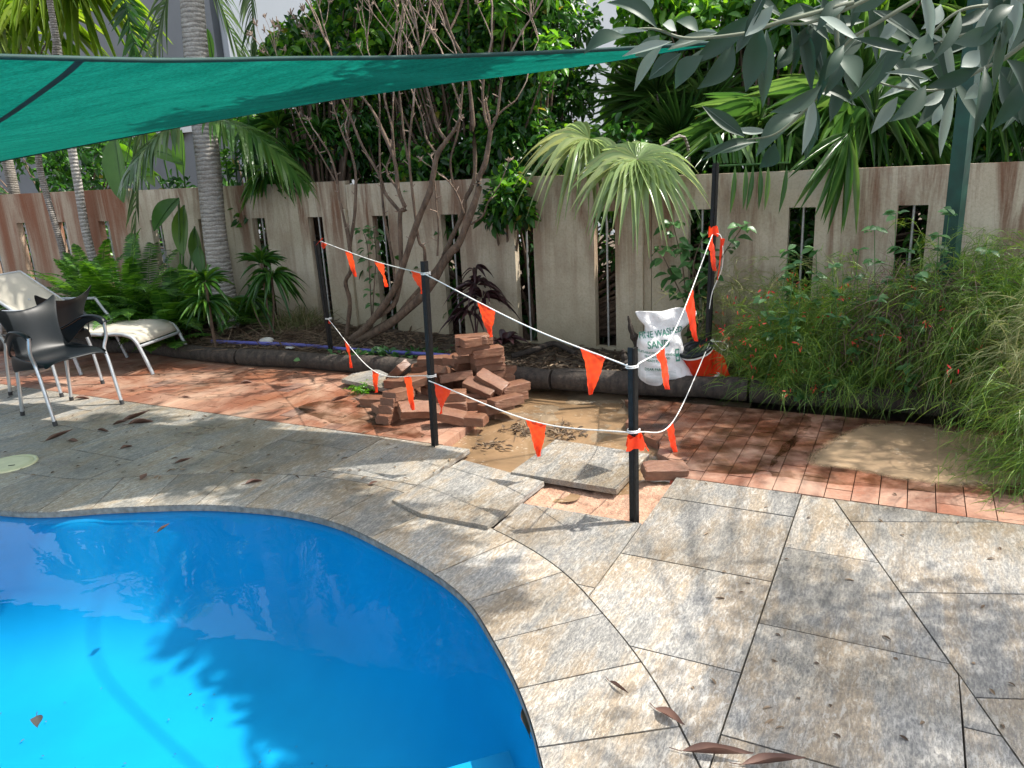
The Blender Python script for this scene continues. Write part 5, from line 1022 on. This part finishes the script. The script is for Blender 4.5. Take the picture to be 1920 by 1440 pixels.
# --- leafy climber near the sand bag
def climber(lab, pb, stems, L, m='weed', off=-.15, n=7):
    b = V(pb[0], pb[1], off); b[2] = bz(b); r = plant('leafy_shrub', b, lab, 'shrub'); B = QB(); S_2 = QB()
    for st_ in stems:
        pts = [np.zeros(3)]+[V(x, y, off+random.uniform(-.08, .05))-b for x, y in st_]; sp = smoothpts(pts, 30); S_2.tube(sp, np.linspace(.007, .003, 30), 6)
        for k in range(8, 30, 3):
            m_ = 3 if k < 27 else 8; a = rng.random(m_)*6.283; X = np.column_stack([np.cos(a), np.sin(a), rng.normal(.1, .3, m_)]); B.many(LF[0], LF[1], np.repeat([sp[k]], m_, 0)+nrm(X)*.03, X, Z3+rvec(m_)*.4+TOW*.5, L*(.7+.5*rng.random(m_)), L*.55, .3)
    B.build('leaves', MT[m], r, True); S_2.build('stem', MT['stem_bark'], r, True)
climber('broad-leaved shrub on the wall above the sand bag', (1300, 690), [[(1295, 600), (1262, 520), (1238, 470)], [(1290, 600), (1280, 500), (1262, 420)], [(1305, 600), (1300, 500), (1320, 440)], [(1310, 620), (1310, 540), (1290, 470)], [(1320, 600), (1345, 500), (1392, 425)]], .10, n=7)
climber('thin leafy creeper climbing the wall slot by the bare shrub', (700, 640), [[(700, 560), (705, 480), (700, 430)], [(695, 560), (690, 470), (680, 430)]], .07)
# --- murraya-like sprig hanging before the wall right of the bare shrub
cc = V(948, 372, -.2); tree('glossy green sprig clump hanging over the wall top right of the bare shrub', V(945, 345, .4), [(cc, .17), (V(925, 400, -.15), .12), (V(975, 395, -.15), .12), (V(955, 340, -.05), .14)], 'hedge', .085, 900, 'hedge_bright', .22, name='leafy_sprig', cat='shrub', wr=.5)
# --- multi-stem bare shrub
STEMS = [
 ([(655, 640), (690, 610), (735, 550), (755, 500), (782, 418), (805, 362), (812, 330), (820, 290), (837, 265)], .045, .024),
 ([(640, 650), (690, 628), (740, 600), (800, 545), (840, 480), (860, 457), (882, 402), (897, 357), (897, 335), (910, 305), (920, 245)], .058, .024),
 ([(740, 600), (765, 570), (800, 528), (825, 495), (845, 450), (868, 400), (872, 375), (890, 330), (887, 225), (880, 160)], .036, .018),
 ([(690, 605), (735, 575), (748, 540), (752, 495), (750, 402), (760, 392), (747, 357), (740, 300), (717, 245), (707, 222)], .03, .018),
 ([(750, 397), (722, 362), (712, 330), (680, 275), (655, 215), (640, 185)], .02, .012), ([(797, 492), (795, 465), (785, 450), (775, 375), (767, 297), (770, 242), (775, 200)], .018, .011),
 ([(745, 560), (735, 480), (722, 415), (716, 360), (712, 300), (712, 190)], .018, .009), ([(747, 357), (725, 320), (735, 280), (737, 190)], .014, .009), ([(837, 265), (822, 242), (812, 210), (800, 165)], .018, .012), ([(837, 265), (858, 235), (862, 200), (850, 160)], .016, .010),
 ([(920, 245), (910, 220), (905, 180), (908, 130)], .016, .011), ([(920, 245), (932, 215), (938, 165), (942, 140)], .016, .011), ([(925, 225), (945, 205), (965, 190), (975, 175)], .011, .006), ([(765, 300), (757, 250), (752, 200), (748, 170)], .013, .008), ([(740, 300), (735, 240), (722, 190), (718, 160)], .013, .008),
 ([(884, 420), (905, 405), (915, 380), (935, 350)], .012, .006), ([(850, 350), (845, 300), (860, 240), (868, 160)], .012, .008), ([(820, 290), (800, 260), (790, 215), (772, 170)], .012, .008), ([(870, 400), (860, 370), (845, 345), (830, 330)], .010, .006), ([(820, 480), (822, 430), (818, 380), (815, 340)], .010, .007)]
def shrub(lab, stems, off0, tw_px, seed):
    global rng
    b = V(stems[0][0][0][0], stems[0][0][0][1], off0); r = plant('bare_shrub', b, lab, 'shrub', 'bare multi-stemmed shrubs'); rg = random.Random(seed); B = QB(); TW = QB(); YL = QB()
    ends = []
    for i, (px, r0, r1) in enumerate(stems):
        oo = off0+((i*7) % 5-2)*.05; pts = [V(x, y, off0+(oo-off0)*min(1, k/3))-b for k, (x, y) in enumerate(px)]; sp = smoothpts(pts, 34); rad = .76*np.linspace(r0, r1, 34)*(1+.07*np.sin(np.arange(34)*1.3+i)+.06*np.sin(np.arange(34)*3.1)); B.tube(sp, rad, 8)
        ends.append((sp[-1], nrm(sp[-1]-sp[-5]), r1*.76))
        for k in range(6, 33, 3):                      # stubs
            if rg.random() < .5: d = nrm(np.array([rg.uniform(-1, 1), rg.uniform(-1, .4), rg.uniform(.2, 1)])); TW.tube([sp[k], sp[k]+d*rg.uniform(.025, .07)], [.006, .003], 4)
    def grow(p, d, rr, L, depth):
        q = [p]; 
        for s in range(4): d = nrm(d+np.array([rg.gauss(0, .16), rg.gauss(0, .12), .10])); q.append(q[-1]+d*L/4)
        (B if rr > .009 else TW).tube(smoothpts(q, 9), np.linspace(rr, rr*.75, 9)*(1+.1*np.sin(np.arange(9)*2.1)), 6)
        if depth == 0:
            for k in range(7): e = nrm(d+np.array([rg.gauss(0, .8), rg.gauss(0, .8), rg.gauss(.2, .6)])); TW.tube([q[-1], q[-1]+e*rg.uniform(.02, .06)], [.006, .003], 4)
            return
        for k in range(rg.choice((2, 3, 3))): grow(q[-1], nrm(d+np.array([rg.gauss(0, .42), rg.gauss(0, .3), .25])), rr*.72, L*rg.uniform(.7, 1.0), depth-1)
        if rg.random() < .8: grow(q[2], nrm(d+np.array([rg.gauss(0, .7), rg.gauss(0, .5), .2])), rr*.55, L*.6, 0)
    for p, d, rr in ends:
        if (p+b)[2] > 2.0: grow(p, d, rr, tw_px, 2)
        else: grow(p, d, rr*.8, tw_px*.5, 0)
    B.build('stems', MT['stem_bark'], r, True); TW.build('twigs', MT['twig_bark'], r, True)
shrub('large bare multi-stemmed shrub leaning right behind the flag line', STEMS, -.42, .42, 4)
shrub('thin forked bare shrub just right of the first picket', [([(648, 640), (656, 570), (648, 530), (658, 505), (655, 460)], .026, .022), ([(655, 462), (645, 410), (636, 370), (632, 335), (618, 290), (597, 255)], .016, .010), ([(656, 462), (665, 400), (667, 330), (660, 290), (650, 250)], .020, .012), ([(632, 345), (615, 315), (595, 280), (572, 240), (555, 205)], .010, .006), ([(660, 290), (640, 245), (625, 200), (618, 185)], .010, .006)], -.38, .30, 9)
# --- fan palms behind and over the wall
FANS = [
 ('fan palm with dark upright fans behind the drooping leaf', [(1232, 175, 1.1, (.1, -.1, 1), (0, -1, .3), .62, .2), (1265, 255, 1.0, (.0, -.1, 1), (0, -1, .4), .55, .2), (1200, 195, 1.2, (-.6, 0, .8), (0, -1, .3), .6, .25), (1320, 200, 1.2, (.6, 0, .7), (0, -1, .3), .55, .25), (1265, 120, 1.4, (.1, 0, 1), (0, -1, .2), .7, .2)], 'fan', (1262, 340, 1.1)),
 ('spreading fan palm behind the wall in the middle right', [(1420, 240, .7, (-.7, -.1, .3), (0, -.5, .8), .6, .3), (1470, 270, .6, (.6, -.1, .2), (0, -.6, .7), .6, .25), (1370, 270, .6, (-.6, -.1, .1), (0, -.4, .9), .55, .3), (1540, 240, .7, (.5, .1, .5), (0, -.8, .5), .6, .25)], 'fan', (1430, 345, .8)),
 ('fan palm with long pleated leaves left of the green post', [(1560, 215, .6, (-.9, -.2, .25), (.0, -.5, .8), .7, .25), (1640, 215, .5, (.7, -.2, .1), (0, -.5, .8), .65, .3), (1700, 250, .6, (.8, -.1, .05), (0, -.5, .8), .6, .25), (1590, 160, .9, (-.1, -.2, 1), (0, -1, .3), .7, .2)], 'fan', (1620, 330, .7)),
 ('fan palm with hanging leaflets right of the green post', [(1880, 175, .5, (.3, -.3, .1), (0, -.7, .6), .6, .4), (1850, 150, .6, (-.7, -.1, .1), (0, -.6, .7), .5, .3), (1940, 190, .5, (.6, -.2, .1), (0, -.6, .7), .6, .4), (1880, 80, .8, (.2, -.1, .9), (0, -1, .3), .7, .2)], 'fan', (1890, 320, .8)),
 ('tall fan palm at the top right corner behind the silvery leaves', [(1780, 60, 1.6, (.0, -.1, .9), (0, -1, .2), .8, .25), (1840, 20, 1.7, (.6, -.1, .5), (0, -1, .3), .8, .25), (1700, 60, 1.7, (-.7, -.1, .5), (0, -1, .3), .7, .25)], 'mixed', (1780, 320, 1.6)),
]
for lab, fs, m, pb in FANS:
    b = V(*pb); b[2] = .05; r = plant('fan_palm', b, lab, 'palm', 'fan palms behind the wall'); B = QB(); S_2 = QB()
    for px, py, o, ax, nm_, R_2, dp_ in fs:
        h = V(px, py, o)-b; fan(B, h, np.array(ax), np.array(nm_, float), R_2, 34, 270, dp_, .055); S_2.tube(smoothpts([np.array([0, 0, .6]), h*.5+[0, 0, .45], h], 12), .009, 6)
    S_2.tube([(0, 0, -.1), (0, 0, .7)], .07, 8); B.build('fans', MT[m], r, True); S_2.build('trunk', MT['slim_bark'], r, True)
# the big drooping fan leaf over the wall
hub = V(1195, 300, -.25); b = V(1290, 330, .45); b[2] = .05; r = plant('fan_palm', b, 'large glossy drooping fan leaf hanging over the wall above the sand bag', 'palm', 'fan palms behind the wall'); B = QB(); S_2 = QB()
fan(B, hub-b, np.array([-.15, -.66, -.45]), np.array([-.05, -.60, .85]), .58, 50, 335, .46, .098, jitter=.022, T=FANBIG, dexp=3.2)
B.build('fan', MT['fan_big'], r, True); S_2.tube(smoothpts([np.array([0, 0, .6]), V(1290, 275, .2)-b, V(1240, 275, -.1)-b, hub-b], 16), np.linspace(.014, .008, 16), 6); S_2.tube([(0, 0, -.1), (0, 0, .7)], .06, 8); S_2.build('trunk', MT['slim_bark'], r, True)
hub = V(1105, 262, -.05); b = V(1120, 330, .5); b[2] = .05; r = plant('fan_palm', b, 'ragged yellow-green fan leaf drooping over the wall left of the glossy one', 'palm', 'fan palms behind the wall'); B = QB(); S_2 = QB()
fan(B, hub-b, np.array([-.85, -.35, -.2]), np.array([-.15, -.55, .8]), .60, 30, 220, .65, .07, jitter=.06, T=FANBIG, dexp=2.8); B.build('fan', MT['fan_big'], r, True); S_2.tube(smoothpts([np.array([0, 0, .6]), hub*.4+b*.6-b+[0, 0, .8], hub-b], 12), .009, 6); S_2.build('trunk', MT['slim_bark'], r, True)
# row of blade leaflets hanging over the wall by the tall picket
c = V(1330, 312, -.03); r = plant('palm_frond', c, 'palm frond with a row of blades hanging over the wall beside the tall picket', 'palm frond', 'hanging palm fronds'); B = QB()
xs = [1378, 1398, 1412, 1425, 1440, 1475]; O = np.array([V(x, 310, -.10)-c for x in xs]); B.many(LF_LONG[0], LF_LONG[1], O, np.array([[-.12, -.25, -1]]*6)+rng.normal(size=(6, 3))*.05, np.array([[0, -1, .1]]*6), .30+.05*rng.random(6), .035, 0); B.tube([np.zeros(3), V(1480, 305, .0)-c], .008, 6)
for x in np.linspace(1340, 1480, 24): o_ = V(x, 306, .0)-c; B.many(BL5[0], BL5[1], np.array([o_]), np.array([[random.uniform(-.3, .3), .4, .9]]), rvec(1), .35, .03, .3)
B.build('leaflets', MT['fan'], r, True)
c = V(1590, 250, .05); r = plant('palm_frond', c, 'long pleated blades crossing the wall top left of the green post', 'palm frond', 'hanging palm fronds'); B = QB(); k = 14
B.many(LF_LONG[0], LF_LONG[1], np.repeat([np.zeros(3)], k, 0), np.column_stack([np.linspace(-.75, -.15, k), np.full(k, -.45), np.linspace(-.15, -1, k)])+rng.normal(size=(k, 3))*.06, np.array([[0, -1, .5]]*k), .62, .05, .15); B.build('leaflets', MT['fan'], r, True)
# --- coral plant (wispy, arching, red flowers)
def wisp(lab, pb, off, n, L, ctr, m='russelia', rad=.12, flowers=0, up=.75, lean=(.04, .10, .08), whisk=8, name='wispy_bush'):
    b = V(pb[0], pb[1], off); b[2] = bz(b) if abs(off) < 1.4 else 0.0; r = plant(name, b, lab, 'bush', 'wispy coral plants'); B = QB(); Fl = QB(); D = QB(); nseg = 9; t = np.linspace(0, 1, nseg)
    for k in range(n):
        h = np.array(ctr[k % len(ctr)])+rng.normal(size=3)*rad; h[2] = max(h[2], .03); a = rng.random()*6.283; el = np.clip(rng.normal(up, .4), -.1, 1.45); d = np.array([math.cos(a)*math.cos(el), math.sin(a)*math.cos(el), math.sin(el)])+np.array(lean); ln = L*(.5+.7*rng.random()); dr = .3+.5*rng.random()
        P = h+d*(t*ln)[:, None]; P[:, 2] -= dr*ln*t**2.2; P[:, 2] = np.maximum(P[:, 2], .06); P += np.cumsum(rng.normal(size=(nseg, 3))*.004, 0)
        sd = nrm(np.cross(nrm(np.gradient(P, axis=0)), rvec(1)[0])); w2 = np.linspace(.0028, .0012, nseg)[:, None]; B.grid(np.stack([P-sd*w2, P+sd*w2], 1))
        m_ = whisk*2; i0 = rng.integers(2, nseg, m_); O = P[i0]+rng.normal(size=(m_, 3))*.01; X = nrm(np.gradient(P, axis=0))[i0]+rvec(m_)*.75; B.many(STRAND[0], STRAND[1], O, X, rvec(m_), .05+.09*rng.random(m_), .0032, .35)
        if flowers and rng.random() < flowers: q = P[-1-rng.integers(0, 3)]; k2 = 5; X = rvec(k2)*.7-Z3*.6; Fl.many(BL[0], BL[1], q+rng.normal(size=(k2, 3))*.02, X, rvec(k2), .028, .009, 0)
    B.build('stems', MT[m], r)
    if flowers: Fl.build('flowers', MT['red'], r)
    return r
def C3(pxs, off, pb): b = V(pb[0], pb[1], off); return [V(x, y, off)-b for x, y in pxs]
for lab, pb, off, n, L, pts, fw, m in (
 ('wispy coral plant with red flowers beside the orange flag reel', (1470, 660), -.58, 400, .46, [(1480, 640), (1470, 590), (1500, 560), (1440, 640), (1460, 680)], .16, 'russelia'),
 ('wispy bush in the middle of the right-hand bed', (1600, 650), -.50, 480, .55, [(1600, 620), (1570, 560), (1620, 520), (1640, 600), (1580, 640)], .10, 'russelia'),
 ('tall wispy bush arching in front of the green post', (1780, 640), -.52, 560, .60, [(1780, 600), (1800, 500), (1760, 540), (1830, 460), (1850, 560)], .06, 'russelia'),
 ('thin airy wisps against the wall right of the tall picket', (1390, 600), -.2, 120, .55, [(1390, 560), (1370, 500), (1450, 480)], .08, 'russelia_pale')): wisp(lab, pb, off, n, L, C3(pts, off, pb), m, .10, fw)
# nearer bush at the right edge
def wisp2(lab, b, n, L, ctr, m, up, lean, rad=.12): 
    global wisp
    b = np.array(b, float); r = plant('wispy_bush', b, lab, 'bush', 'wispy coral plants'); B = QB(); nseg = 9; t = np.linspace(0, 1, nseg)
    for k in range(n):
        h = np.array(ctr[k % len(ctr)])+rng.normal(size=3)*rad; h[2] = max(h[2], .03); a = rng.random()*6.283; el = np.clip(rng.normal(up, .4), -.1, 1.45); d = np.array([math.cos(a)*math.cos(el), math.sin(a)*math.cos(el), math.sin(el)])+np.array(lean); ln = L*(.5+.7*rng.random()); dr = .45+.6*rng.random()
        P = h+d*(t*ln)[:, None]; P[:, 2] -= dr*ln*t**2.2; P[:, 2] = np.maximum(P[:, 2], .02); sd = nrm(np.cross(nrm(np.gradient(P, axis=0)), rvec(1)[0])); w2 = np.linspace(.0024, .001, nseg)[:, None]; B.grid(np.stack([P-sd*w2, P+sd*w2], 1))
        m_ = 18; i0 = rng.integers(2, nseg, m_); X = nrm(np.gradient(P, axis=0))[i0]+rvec(m_)*.7; B.many(STRAND[0], STRAND[1], P[i0]+rng.normal(size=(m_, 3))*.01, X, rvec(m_), .05+.08*rng.random(m_), .0028, .35)
    B.build('stems', MT[m], r); return r
wisp2('pale yellowish wispy bush at the right edge near the puddle', (2.90, 3.66, 0), 420, .46, [(0, 0, .30), (-.05, .1, .5), (.1, -.1, .45), (.05, 0, .62)], 'russelia_pale', .75, (-.22, -.1, .1))
wisp2('low green wispy bush spilling toward the puddle at the right edge', (2.62, 3.38, 0), 380, .38, [(0, 0, .16), (.05, .1, .28), (.1, -.12, .12)], 'russelia', .5, (-.25, -.1, 0))
wisp2('wispy green bush behind the pale one below the wall', (2.9, 4.35, 0), 520, .60, [(0, 0, .4), (-.1, .0, .6), (.1, 0, .8), (.2, .1, .6)], 'russelia', .7, (-.15, -.1, 0))
B = QB()
for cx, cy, cz in ((2.42, 4.62, .62), (2.6, 4.5, .5), (2.3, 4.75, .45), (2.75, 4.4, .6)):
    n_ = 700; O = np.array([cx, cy, cz])+rng.normal(size=(n_, 3))*[.13, .08, .14]; B.many(STRAND[0], STRAND[1], O, rvec(n_)*[1, 1, .8]-Z3*.3, rvec(n_), .20, .004, .4)
c = np.array([2.5, 4.55, .05]); B.v = [v-c for v in B.v]; o = B.build('dead_twigs', MT['dead_stem']); o.location = c; tag(o, 'tangle of dry brown stems inside the tall wispy bush', 'dead stems')
wisp2('pale wispy bush beyond the right edge against the wall', (3.55, 4.0, 0), 380, .55, [(0, 0, .4), (-.1, .1, .6), (.1, 0, .5)], 'russelia', .7, (-.05, -.1, 0))
# rounded leaf weeds scattered through the wispy bushes
WD = [(1500, 560), (1560, 500), (1610, 470), (1700, 470), (1760, 440), (1640, 430), (1490, 500), (1470, 600), (1650, 560), (1800, 640), (1700, 690), (1560, 710), (1500, 740), (1480, 470), (1530, 470), (1720, 520), (1590, 600), (1430, 560), (1850, 470), (1680, 400), (1780, 400)]
WL = ['weed stem over the bush just right of the bag reel picket', 'weed stem in front of the wall slot above the bush', 'tallest weed stem before the stained wall left of the post', 'weed stem left of the green post at slot height', 'weed leaves touching the foot of the green post', 'weed at the small right-hand wall slot', 'weed stem rising from the left of the wispy bushes', 'weed leaves in the centre of the left wispy bush', 'weed leaves in the deep middle of the bushes', 'weed low by the dry brown tangle', 'weed hanging low above the edging log at the right', 'weed low over the middle of the log', 'weed just behind the log at the left of the bushes', 'weed stem left of the wide wall slot', 'weed stem right of the wide wall slot', 'weed in the upper right of the middle bush', 'weed leaves low in the middle bush', 'weed at the left fringe of the wispy bushes', 'weed above the bush right of the green post', 'weed against the wall stains left of the post', 'weed beside the upper part of the green post']
for k, (px, py) in enumerate(WD):
    off = -.78 if py > 480 else -.55; 
    if px > 1650: off -= .03
    p = V(px, py, off); b = np.array([p[0], p[1], .05]); r = plant('weed', b, WL[k], 'weed', 'round-leaved weeds in the wispy bushes'); B = QB(); S_2 = QB(); h = p-b; sp = smoothpts([np.zeros(3), h*.5+[random.gauss(0, .03), 0, 0], h], 12); S_2.tube(sp, .0025, 4)
    for q in (sp[-1], sp[-3], sp[-5]): m_ = 5; a = rng.random(m_)*6.283; X = np.column_stack([np.cos(a), np.sin(a), rng.normal(0, .3, m_)]); B.many(LF[0], LF[1], np.repeat([q], m_, 0)+rng.normal(size=(m_, 3))*.012, X, Z3+rvec(m_)*.4-np.array([0, .5, 0]), .055+.025*rng.random(m_), .040, .1)
    B.build('leaves', MT['weed'], r, True); S_2.build('stem', MT['weed'], r)
# --- the overhanging silvery-leaved tree: trunk outside the picture, crown overhead, a branch hanging into view
tb = np.array([3.6, 1.3, 0.0]); tr = plant('silver_leaved_tree', tb, 'overhanging tree with long grey-green leaves filling the upper right', 'tree')
B = QB(); TT = QB(); PL = QB()
TT.tube(smoothpts([np.zeros(3), (-.1, .1, 1.2), (-.2, .1, 2.4), (-.5, .3, 3.6)], 20), np.linspace(.11, .06, 20), 10)
LFS = tpl([.06, .32, .62, .85, .97, 1, .93, .78, .55, .28, .02], .16, .06)
def bend(T, cu, sw): v = T[0].copy(); x = v[:, 0]; v[:, 2] += cu*np.sin(x*2.8); v[:, 1] = v[:, 1]*(1+.0*x)+sw*np.sin(x*3.1)*2.2; return v, T[1]
LFV = [bend(LFS, c_, s_) for c_, s_ in ((.0, .0), (.07, .10), (-.07, -.12), (.12, -.08), (.02, .16), (-.12, .05))]
LV = [((1232, 53), (1138, -4), 26, 0), ((1205, 36), (1192, -12), 33, 1), ((1215, 58), (1110, 62), 15, 1), ((1172, 68), (1094, 99), 28, 0), ((1236, 66), (1190, 112), 30, 0), ((1260, 78), (1167, 104), 16, 1), ((1243, 83), (1187, 163), 18, 1), ((1277, 100), (1215, 142), 32, 0), ((1344, 62), (1253, 97), 22, 0), ((1268, 58), (1244, 45), 20, 1), ((1310, 60), (1268, 42), 22, 0), ((1346, 62), (1308, 50), 14, 1), ((1414, 26), (1300, 108), 30, 0), ((1375, 78), (1308, 173), 32, 0), ((1318, 104), (1266, 162), 30, 0), ((1360, 86), (1266, 140), 13, 1),
 ((1423, 48), (1398, 172), 36, 0), ((1437, 56), (1431, 198), 26, 0), ((1468, 88), (1457, 136), 24, 0), ((1481, 41), (1485, 148), 15, 0), ((1515, 28), (1525, 125), 25, 0), ((1542, -5), (1597, 75), 34, 0), ((1600, 72), (1697, 101), 16, 0), ((1730, 78), (1642, 12), 30, 0), ((1764, 8), (1728, 56), 20, 1), ((1662, 68), (1662, 156), 26, 1), ((1696, 99), (1698, 153), 26, 1), ((1568, 106), (1612, 161), 36, 0), ((1571, 115), (1646, 229), 17, 0), ((1576, 146), (1558, 224), 21, 0), ((1540, 160), (1445, 217), 24, 0), ((1527, 190), (1512, 290), 26, 0), ((1498, 212), (1418, 279), 31, 0), ((1396, 256), (1318, 202), 24, 0), ((1440, 246), (1378, 236), 14, 1), ((1410, 268), (1316, 283), 17, 0), ((1422, 266), (1314, 307), 16, 0), ((1453, 268), (1423, 312), 26, 0),
 ((1683, 182), (1635, 244), 21, 1), ((1660, 137), (1750, 156), 13, 1), ((1836, 126), (1740, 166), 25, 0), ((1772, 170), (1712, 198), 18, 1), ((1765, 195), (1748, 236), 15, 1), ((1788, 167), (1770, 288), 19, 1), ((1812, 88), (1740, 113), 12, 1), ((1836, 94), (1805, 122), 26, 1), ((1872, 52), (1790, 78), 28, 0), ((1850, 14), (1776, 50), 17, 0), ((1870, 18), (1824, 64), 20, 1), ((1868, 124), (1920, 228), 48, 0), ((1846, 124), (1826, 260), 23, 0), ((1888, 112), (1922, 168), 24, 0), ((1878, 26), (1878, 86), 18, 0), ((1708, 106), (1742, 52), 28, 0), ((1640, 16), (1646, 78), 22, 0), ((1830, 155), (1808, 190), 22, 1), ((1535, 20), (1440, 46), 22, 0), ((1500, 8), (1560, 66), 22, 0), ((1620, 40), (1550, 50), 18, 0), ((1690, 30), (1620, 90), 22, 1), ((1760, 120), (1700, 130), 18, 0), ((1590, 0), (1530, 60), 24, 0), ((1450, 10), (1400, 60), 22, 1), ((1900, 10), (1840, 60), 22, 0), ((1905, 110), (1880, 200), 20, 0), ((1580, 95), (1545, 175), 20, 0), ((1500, 60), (1460, 120), 20, 0), ((1730, 95), (1690, 150), 22, 0), ((1800, 20), (1750, 100), 20, 0), ((1740, 150), (1650, 175), 16, 1), ((1400, -10), (1470, 30), 20, 0), ((1660, 0), (1600, 30), 22, 0)]
rs = random.Random(3); MR = QB()
for tw in ([(1960, 20), (1800, 60), (1640, 60), (1500, 40)], [(1960, 150), (1850, 130), (1700, 170)], [(1700, -20), (1560, 30), (1420, 40)], [(1600, 40), (1560, 140), (1500, 200)], [(1900, -10), (1740, 60), (1650, 110)], [(1960, -30), (1400, -30)]):
    for k in range(9):
        u = rs.random()*(len(tw)-1); i = int(u); f = u-i; x = tw[i][0]*(1-f)+tw[i+1][0]*f; y = tw[i][1]*(1-f)+tw[i+1][1]*f; a = rs.uniform(.2, 2.6); l = rs.uniform(70, 130); LV.append(((x, y), (x+math.cos(a)*l*.8, y+math.sin(a)*l), rs.uniform(16, 28), rs.random() < .2))
for (bx, by), (tx, ty), wpx, pale in LV:
    dpt = rs.uniform(1.15, 1.55); p = ay(bx, by, dpt)-tb; L = np.linalg.norm(ay(tx, ty, dpt)-tb-p); q = ay(tx, ty, dpt+rs.uniform(-.35, .25)*L)-tb; Wd = wpx/F_PX*math.hypot(dpt, .2)*1.12; d = q-p; nm_ = np.array([rs.uniform(-.3, .3), -1+rs.uniform(-.1, .3), .45+rs.uniform(-.3, .3)])
    dr_ = rs.uniform(-.12, .15)
    LT = rs.choice(LFV)
    (PL if pale else B).many(LT[0], LT[1], np.array([p]), np.array([d]), np.array([nm_]), np.linalg.norm(d), Wd, dr_)
    if LT is LFV[0] and not pale:
        for sg in (1, -1): MR.many(BL[0], BL[1], np.array([p])+nrm(nm_)*.0008*sg, np.array([d]), np.array([nm_]), np.linalg.norm(d)*.96, .0011, dr_)
TW_ = [[(1600, 5), (1450, 45), (1400, 62), (1290, 72), (1225, 54), (1165, 58)], [(1575, -20), (1568, 60), (1572, 115), (1550, 160), (1500, 215), (1452, 252), (1400, 262)], [(1960, 50), (1880, 112), (1850, 125), (1760, 168), (1665, 160), (1630, 140)], [(1960, -20), (1900, 5), (1800, 20), (1730, 80), (1700, 100)], [(1660, -20), (1580, 20), (1500, 45), (1420, 30)], [(1750, -20), (1650, 40), (1600, 70), (1568, 100)], [(1880, -10), (1875, 60), (1850, 125)], [(1830, 60), (1790, 70), (1740, 85)]]
for k, tw in enumerate(TW_):
    dp = 1.25+.06*(k % 4); TT.tube(smoothpts([ay(x, y, dp)-tb for x, y in tw], 30), np.linspace(.0042, .0014, 30), 6)
for k, tw in enumerate(TW_):
    x, y = tw[0]
    if not (0 < x < 1920 and 0 < y < 1440): q = ay(x, y, 1.25+.06*(k % 4))-tb; h_ = np.array([-.35, .2, 2.9]); TT.tube(smoothpts([h_, h_*.45+q*.55+[0, 0, .22], q], 16), np.linspace(.03, .0042, 16), 6)
TT.build('trunk', MT['silver_twig'], tr, True)
# crown overhead that throws the dappled shade
MR.build('midribs', MT['midrib'], tr, True)
OV = QB(); OT = QB(); hub0 = np.array([-.5, .3, 3.6])
PREV = [None]
def shade(px, py, z, r, n, gz=0):
    g = at(px, py, gz); c = g+np.array([.68, .06, 1])*(z-gz); c = c-tb; k = n; O = c+rng.normal(size=(k, 3))*r*np.array([1, 1, .6]); X = rvec(k)*[1, 1, .6]-Z3*.5; OV.many(LFS[0], LFS[1], O, X, Z3+rvec(k)*.8, .13 if gz == 0 else .17, .028 if gz == 0 else .045, .2)
    h_ = hub0 if gz == 0 or PREV[0] is None else PREV[0]
    if gz: PREV[0] = c
    OT.tube(smoothpts([h_, h_*.5+c*.5+[0, 0, .25 if gz == 0 else .03], c], 12), np.linspace(.011, .004, 12), 6)
for a in ((1500, 1130, 4.2, .16, 110), (1640, 1230, 4.0, .2, 170), (1720, 1330, 3.8, .22, 170), (1850, 1150, 3.9, .14, 120), (1900, 1260, 3.9, .2, 200), (1600, 1400, 3.9, .2, 120), (1900, 1390, 3.6, .2, 160), (1420, 1290, 4.2, .16, 60), (1300, 1380, 4.2, .14, 40)): shade(*a)
for a in ((-40, 1040, 4.6, .14, 500), (100, 1075, 4.6, .13, 550), (250, 1105, 4.5, .13, 550), (400, 1165, 4.4, .12, 600), (480, 1235, 4.3, .085, 500), (560, 1325, 4.2, .085, 450), (620, 1430, 4.1, .09, 450), (300, 1010, 4.5, .14, 400), (100, 990, 4.6, .14, 400)): shade(*a, -.72)  # unseen dense clumps added to shade the pool floor like a rim shadow
for a in ((1300, 770, 4.0, .28, 330), (1420, 800, 4.0, .28, 330), (1550, 790, 4.0, .28, 330), (1700, 800, 4.0, .28, 330), (1480, 850, 4.0, .2, 230), (1400, 850, 4.1, .16, 150), (1850, 820, 3.8, .28, 300), (1180, 760, 4.3, .12, 60), (1320, 850, 4.2, .14, 90), (1600, 740, 4.0, .3, 300), (1780, 770, 3.8, .14, 60)): shade(*a)
OV.build('crown', MT['silver'], tr, True); OT.build('limbs', MT['silver_twig'], tr, True); B.build('leaves', MT['silver'], tr, True); PL.build('pale_leaves', MT['silver_pale'], tr, True)
